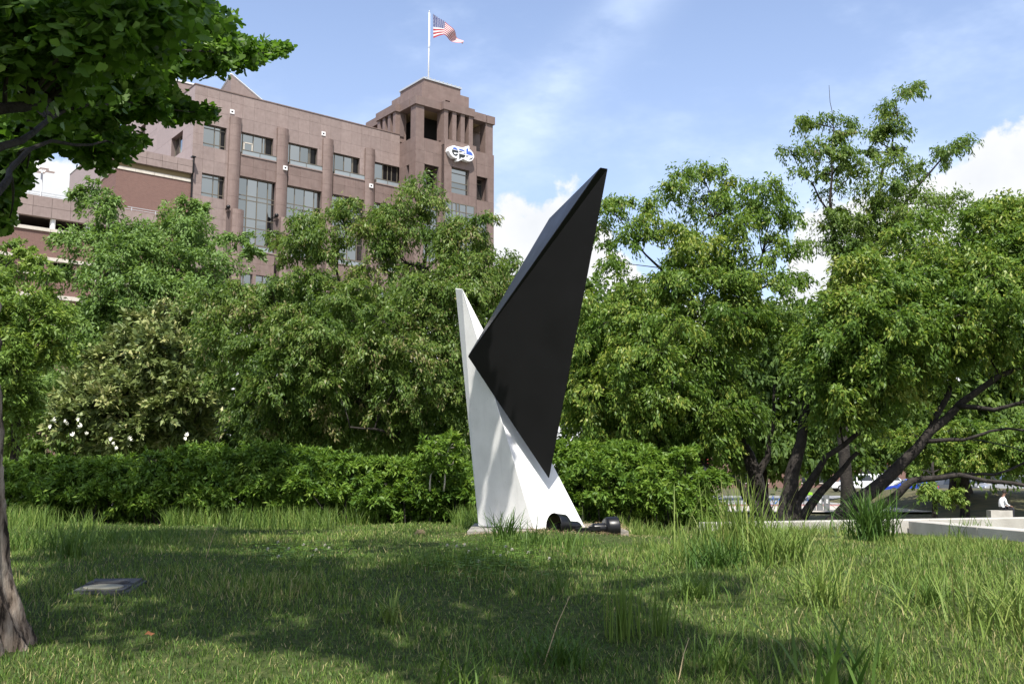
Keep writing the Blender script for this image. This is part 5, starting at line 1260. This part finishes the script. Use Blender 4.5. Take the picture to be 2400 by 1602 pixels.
o = mb.build('dead_leaf', M_dead); o.location = p + Vector((0, 0, .035)); o.rotation_euler = (.4, .2, .5); o.scale = (.6, .6, .6); tag(o, 'curled brown dead leaf on the lawn in the lower left', 'leaf')
p = ground_at(985, 1252); o = MB(); o.lathe([(.001, .05), (.03, .045), (.05, .02), (.06, 0)], 9, None); ob = o.build('soil_clod', mat_noisy('clod', (.10, .08, .04), (.2, .16, .09), 40, .95, 1, 90)); ob.location = p; tag(ob, 'small brown clod of dry grass left of the spire', 'clod')
# long dry stalks
def stalk(px, py, dx, h, label):
    p = ground_at(px, py); d = p.y; t = Vector((p.x + dx, p.y + .05, p.z + h)); mb = MB(); mb.tube([Vector((0, 0, 0)), (t - p) * .5 + Vector((0, 0, .02)), t - p], [.0022, .0018, .001], 4); o = mb.build('dry_stalk', M_straw_s); o.location = p; tag(o, label, 'stalk')
M_straw_s = pbsdf('stalk', (.38, .30, .17), .8)
stalk(482, 1310, .06, .22, 'bent pale dry stalk standing in the shaded lawn at left')
stalk(1275, 1560, .10, .24, 'leaning dry stalk at the lower middle of the lawn')
stalk(1590, 1600, .05, .14, 'short dry stalk at the bottom edge')

# ------------------------------------------------------------------ street side, seen under the right trees
gx = np.linspace(21, 80, 40); gy = np.linspace(44, 84, 30); X, Y = np.meshgrid(gx, gy, indexing='ij')
Zb = G(Y) + .03 + (1.05 - (Y - 62) * .0) * sstep(Y, 46, 61) * (1 - sstep(Y, 70, 80)) * sstep(X, 22, 27) - .06
V = np.stack([X, Y, Zb], -1).reshape(-1, 3); I = np.arange(X.size).reshape(X.shape); Q = np.stack([I[:-1, :-1], I[1:, :-1], I[1:, 1:], I[:-1, 1:]], -1).reshape(-1, 4)
tag(link('grass_bank', fast_mesh('grass_bank', V, [Q], M_park, smooth=True)), kind='structure')

M_tyre = pbsdf('tyre', (.02, .02, .02), .9); M_rim = pbsdf('rim', (.5, .5, .52), .35, .8); M_cglass = pbsdf('car_glass', (.02, .025, .03), .05, 0, .8); M_lampw = pbsdf('headlamp', (.75, .76, .78), .15); M_lampr = pbsdf('tail_lamp', (.45, .02, .02), .3)
def car(px, d, col, label, suv=False, rz=0.0, metal=.4):
    x = (px - 1200) / 2333 * d; e = empty('parked_car', (x, d, float(G(d)) + .02), label, 'car', 'cars parked along the street', rz)
    paint = pbsdf('car_paint', col, .28, metal, .6)
    Hh = 1.72 if suv else 1.42; bt = .98 if suv else .86
    low = [(-2.2, .32), (-2.25, .62), (-2.15, bt - .06), (-1.3 if suv else -1.2, bt + .02), (1.05, bt), (2.0, bt - .16), (2.25, .62), (2.22, .32)]
    cab = [(-2.05 if suv else -1.75, bt - .02), (-1.85 if suv else -1.05, Hh - .04), (-.6, Hh), (.25, Hh - .04), (1.15, bt - .04)]
    def ext(poly, w0, w1):
        n = len(poly); zc_ = min(p[1] for p in poly); zt = max(p[1] for p in poly)
        def hw(z): return w0 + (w1 - w0) * (z - zc_) / (zt - zc_)
        return [(p[0], -hw(p[1]), p[1]) for p in poly] + [(p[0], hw(p[1]), p[1]) for p in poly], [tuple(range(n)), tuple(range(2 * n - 1, n - 1, -1))] + [((i + 1) % n, i, n + i, n + (i + 1) % n) for i in range(n)]
    mb = MB(); mb.add(*ext(low, .90, .86)); mb.add(*ext(cab, .80, .62)); me = mb.mesh('body', paint); bm = bmesh.new(); bm.from_mesh(me); bmesh.ops.bevel(bm, geom=list(bm.edges), offset=.05, segments=2, affect='EDGES'); bm.to_mesh(me); bm.free(); link('body', me, e)
    for s_ in (-1, 1):
        for a, b in ((-.95 if not suv else -1.7, -.28), (-.18, .62)):
            mb = MB(); y0 = s_ * .79; y1 = s_ * .67; mb.add([(a, y0, bt + .06), (b + (.18 if b > .5 else 0), y0, bt + .06), (b - (.15 if b > .5 else 0), y1, Hh - .12), (a + (.2 if a < -.5 else 0), y1, Hh - .12)], [(0, 1, 2, 3) if s_ < 0 else (3, 2, 1, 0)]); mb.build('side_window', M_cglass, e)
    mb = MB(); mb.add([(1.14, -.68, bt + .04), (1.14, .68, bt + .04), (.36, .60, Hh - .08), (.36, -.60, Hh - .08)], [(0, 1, 2, 3)]); mb.build('windscreen', M_cglass, e)
    for wx in (-1.38, 1.38):
        for s_ in (-1, 1):
            mb = MB(); mb.lathe([(.2, -.1), (.31, -.1), (.33, -.06), (.33, .06), (.31, .1), (.2, .1)], 18, Matrix.Translation((wx, s_ * .82, .33)) @ Matrix.Rotation(R(90), 4, 'X')); wh = mb.build('wheel', M_tyre, e, True)
            mb = MB(); mb.lathe([(.21, -.102), (.2, -.07), (.001, -.09)], 14, Matrix.Translation((wx, s_ * .82, .33)) @ Matrix.Rotation(R(90) * s_, 4, 'X')); mb.build('rim', M_rim, wh)
    for s_ in (-1, 1):
        mb = MB(); mb.box(2.10, 2.26, s_ * .62 - .18, s_ * .62 + .18, .60, .74); mb.build('headlight', M_lampw, e); mb = MB(); mb.box(-2.27, -2.12, s_ * .66 - .16, s_ * .66 + .16, .62, .80); mb.build('tail_light', M_lampr, e)
car(2120, 87, (.02, .06, .42), 'blue parked car seen under the low limb at right', False, R(170))
car(2215, 88, (.08, .09, .10), 'dark grey parked car right of the blue car', False, R(4))
car(2268, 92, (.42, .43, .45), 'silver parked car left of the thick park tree', False, R(-10), .6)
car(2350, 88, (.40, .41, .43), 'silver parked car at the far right behind the park tree', True, R(176), .6)
car(2075, 100, (.75, .76, .76), 'white parked van-like car behind the blue car', True, R(8), 0)
car(1990, 98, (.72, .73, .74), 'white parked car glimpsed between the dark stems', True, R(178), 0)
car(2370, 102, (.40, .03, .03), 'red parked car behind the silver car at far right', False, R(5))

fb = empty('brick_shop', ((2020 - 1200) / 2333 * 122 + 2, 122, -.7), 'low red brick shop building with red awnings across the street', 'building')
mb = MB(); mb.box(-34, 34, 0, 12, 0, 5.2); mb.build('wall', M_brick, fb); mb = MB(); mb.box(-34.2, 34.2, -.15, 12.1, 5.2, 5.5); mb.build('parapet', M_limestone, fb)
M_awn = pbsdf('red_awning', (.30, .035, .035), .8)
for k in range(9):
    xx = -30 + k * 7.3
    cube_ = MB(); cube_.box(xx - 1.6, xx + 1.6, -.05, .05, .6, 3.0); wn = cube_.build('window', M_cglass, fb); mb = MB(); mb.box(xx - 1.7, xx + 1.7, -.12, -.051, .5, .6); mb.build('sill', M_limestone, wn)
    mb = MB(); mb.add([(xx - 1.9, -.02, 3.7), (xx + 1.9, -.02, 3.7), (xx + 1.9, -1.1, 3.05), (xx - 1.9, -1.1, 3.05), (xx + 1.9, -1.1, 2.85), (xx - 1.9, -1.1, 2.85)], [(0, 1, 2, 3), (3, 2, 4, 5)]); mb.build('awning', M_awn, fb)

# shared bikes at a dock
M_bblue = pbsdf('bike_blue', (.03, .12, .42), .4); M_lime = pbsdf('lime_plastic', (.30, .62, .05), .5)
def bike(px, d, label):
    x = (px - 1200) / 2333 * d; e = empty('bicycle', (x, d, float(G(d)) + .13), label, 'bicycle', 'hire bicycles at the dock', R(15))
    for wx in (-.52, .52):
        mb = MB(); n = 20; ring = [(wx + .33 * math.cos(2 * math.pi * k / n), 0, .34 + .33 * math.sin(2 * math.pi * k / n)) for k in range(n + 1)]; mb.tube(ring, .022, 5, False)
        for k in range(8): a = math.pi * k / 4; mb.tube([(wx, 0, .34), (wx + .32 * math.cos(a), 0, .34 + .32 * math.sin(a))], .004, 3)
        mb.build('wheel', M_tyre, e)
    mb = MB(); mb.tube([(-.52, 0, .34), (-.1, 0, .34), (-.22, 0, .85)], .025, 6); mb.tube([(-.1, 0, .34), (.40, 0, .80), (.52, 0, .34)], .03, 6); mb.tube([(.40, 0, .80), (.36, 0, 1.02)], .022, 6); mb.tube([(-.52, 0, .34), (-.2, 0, .75)], .018, 5); mb.build('frame', M_bblue, e)
    mb = MB(); mb.box(-.36, -.1, -.08, .08, .86, .92); mb.build('saddle', M_can, e); mb = MB(); mb.tube([(.3, -.28, 1.05), (.36, 0, 1.02), (.3, .28, 1.05)], .016, 5); mb.build('handlebar', M_can, e)
    mb = MB(); mb.box(.42, .68, -.17, .17, .82, .98); mb.build('basket', M_lime, e)
bike(1812, 57, 'blue hire bicycle with a lime basket left of the dark stems'); bike(1868, 57.5, 'blue hire bicycle glimpsed between the two dark stems')
for k, (px, lab) in enumerate(((1896, 'grey bicycle dock post, nearest the bicycles'), (1912, 'grey bicycle dock post, middle one of three'), (1928, 'grey bicycle dock post, furthest from the bicycles'))):
    d = 56.5; x = (px - 1200) / 2333 * d; e = empty('dock_post', (x, d, float(G(d)) + .13), lab, 'dock post', 'bicycle dock posts')
    M_dock = pbsdf('dock_grey', (.22, .23, .24), .5, .3); mb = MB(); mb.prism([(.17 * math.cos(2 * math.pi * q / 12), .1 * math.sin(2 * math.pi * q / 12)) for q in range(12)], 0, .85); mb.build('post', M_dock, e); mb = MB(); mb.box(-.06, .06, -.115, -.09, .4, .62); mb.build('lock_slot', M_lampw, e)

# seated person on a concrete block
bp = at(2342, 1195, 45); gb = float(G(45)); bl_ = empty('seat_block', (bp.x, 45, gb), 'pale concrete seat block on the grass at far right', 'bench')
mb = MB(); mb.box(-.48, .48, -.22, .22, 0, bp.z - gb); mb.build('block', M_concrete, bl_)
def person():
    sx, sy, sz = bp.x + .10, 45.0, bp.z
    e = empty('person', (sx, sy, sz), 'person in a white shirt and dark trousers sitting on the concrete block', 'person')
    V = [((0, 0, .12), .14, .15), ((.02, 0, .30), .125, .16), ((.07, 0, .47), .125, .18), ((.12, 0, .58), .06, .065), ((.15, 0, .66), .05, .055), ((.18, 0, .75), .085, .078), ((.20, 0, .84), .07, .068),
         ((.09, .19, .50), .062, .062), ((.14, .24, .26), .046, .046), ((.36, .17, .17), .036, .036), ((.45, .14, .15), .03, .04),
         ((.09, -.19, .50), .062, .062), ((.14, -.24, .26), .046, .046), ((.36, -.17, .17), .036, .036), ((.45, -.14, .15), .03, .04),
         ((.04, .10, .09), .10, .10), ((.46, .13, .10), .07, .07), ((.50, .13, -.30), .046, .046), ((.62, .13, -.36), .035, .05),
         ((.04, -.10, .09), .10, .10), ((.46, -.13, .10), .07, .07), ((.44, -.13, -.30), .046, .046), ((.56, -.13, -.36), .035, .05)]
    E = [(0, 1), (1, 2), (2, 3), (3, 4), (4, 5), (5, 6), (2, 7), (7, 8), (8, 9), (9, 10), (2, 11), (11, 12), (12, 13), (13, 14), (0, 15), (15, 16), (16, 17), (17, 18), (0, 19), (19, 20), (20, 21), (21, 22)]
    me = bpy.data.meshes.new('body'); me.from_pydata([v[0] for v in V], E, []); me.update(); o = bpy.data.objects.new('tmp_body', me); COL.objects.link(o)
    sk = o.modifiers.new('skin', 'SKIN'); o.modifiers.new('sub', 'SUBSURF').levels = 1
    for i, v in enumerate(V): me.skin_vertices[0].data[i].radius = v[1:]; me.skin_vertices[0].data[i].use_root = (i == 0)
    dg = bpy.context.evaluated_depsgraph_get(); ev = o.evaluated_get(dg); m2 = bpy.data.meshes.new_from_object(ev); bpy.data.objects.remove(o)
    m2.name = 'body'
    skin = pbsdf('skin', (.24, .13, .09), .6); shirt = pbsdf('shirt', (.72, .74, .76), .9); trou = pbsdf('trousers', (.03, .03, .04), .9)
    for m in (skin, shirt, trou): m2.materials.append(m)
    for f in m2.polygons:
        c = f.center
        if c.z > .585 or (c.x > .24 and c.z > .13 and abs(c.y) > .1 and c.z < .3 and c.x > .28 and c.z > .14): k = 0
        elif c.z > .16 and c.x < .30: k = 1
        else: k = 2
        f.material_index = k; f.use_smooth = True
    link('body', m2, e)
    mb = MB(); mb.lathe([(.001, .135), (.05, .125), (.085, .08), (.095, .03), (.088, -.02)], 14, Matrix.Translation((.175, 0, .79)) @ Matrix.Rotation(.15, 4, 'Y')); mb.build('hair', pbsdf('hair', (.02, .015, .012), .7), e, True)
    mb = MB(); mb.box(.255, .285, -.015, .015, .74, .77); mb.build('nose', skin, e)
person()
print('tris', sum(sum(len(p.vertices) - 2 for p in o.data.polygons) if len(o.data.polygons) < 5000 else len(o.data.polygons) * 2 for o in COL.objects if o.type == 'MESH'), 'objs', len(COL.objects))
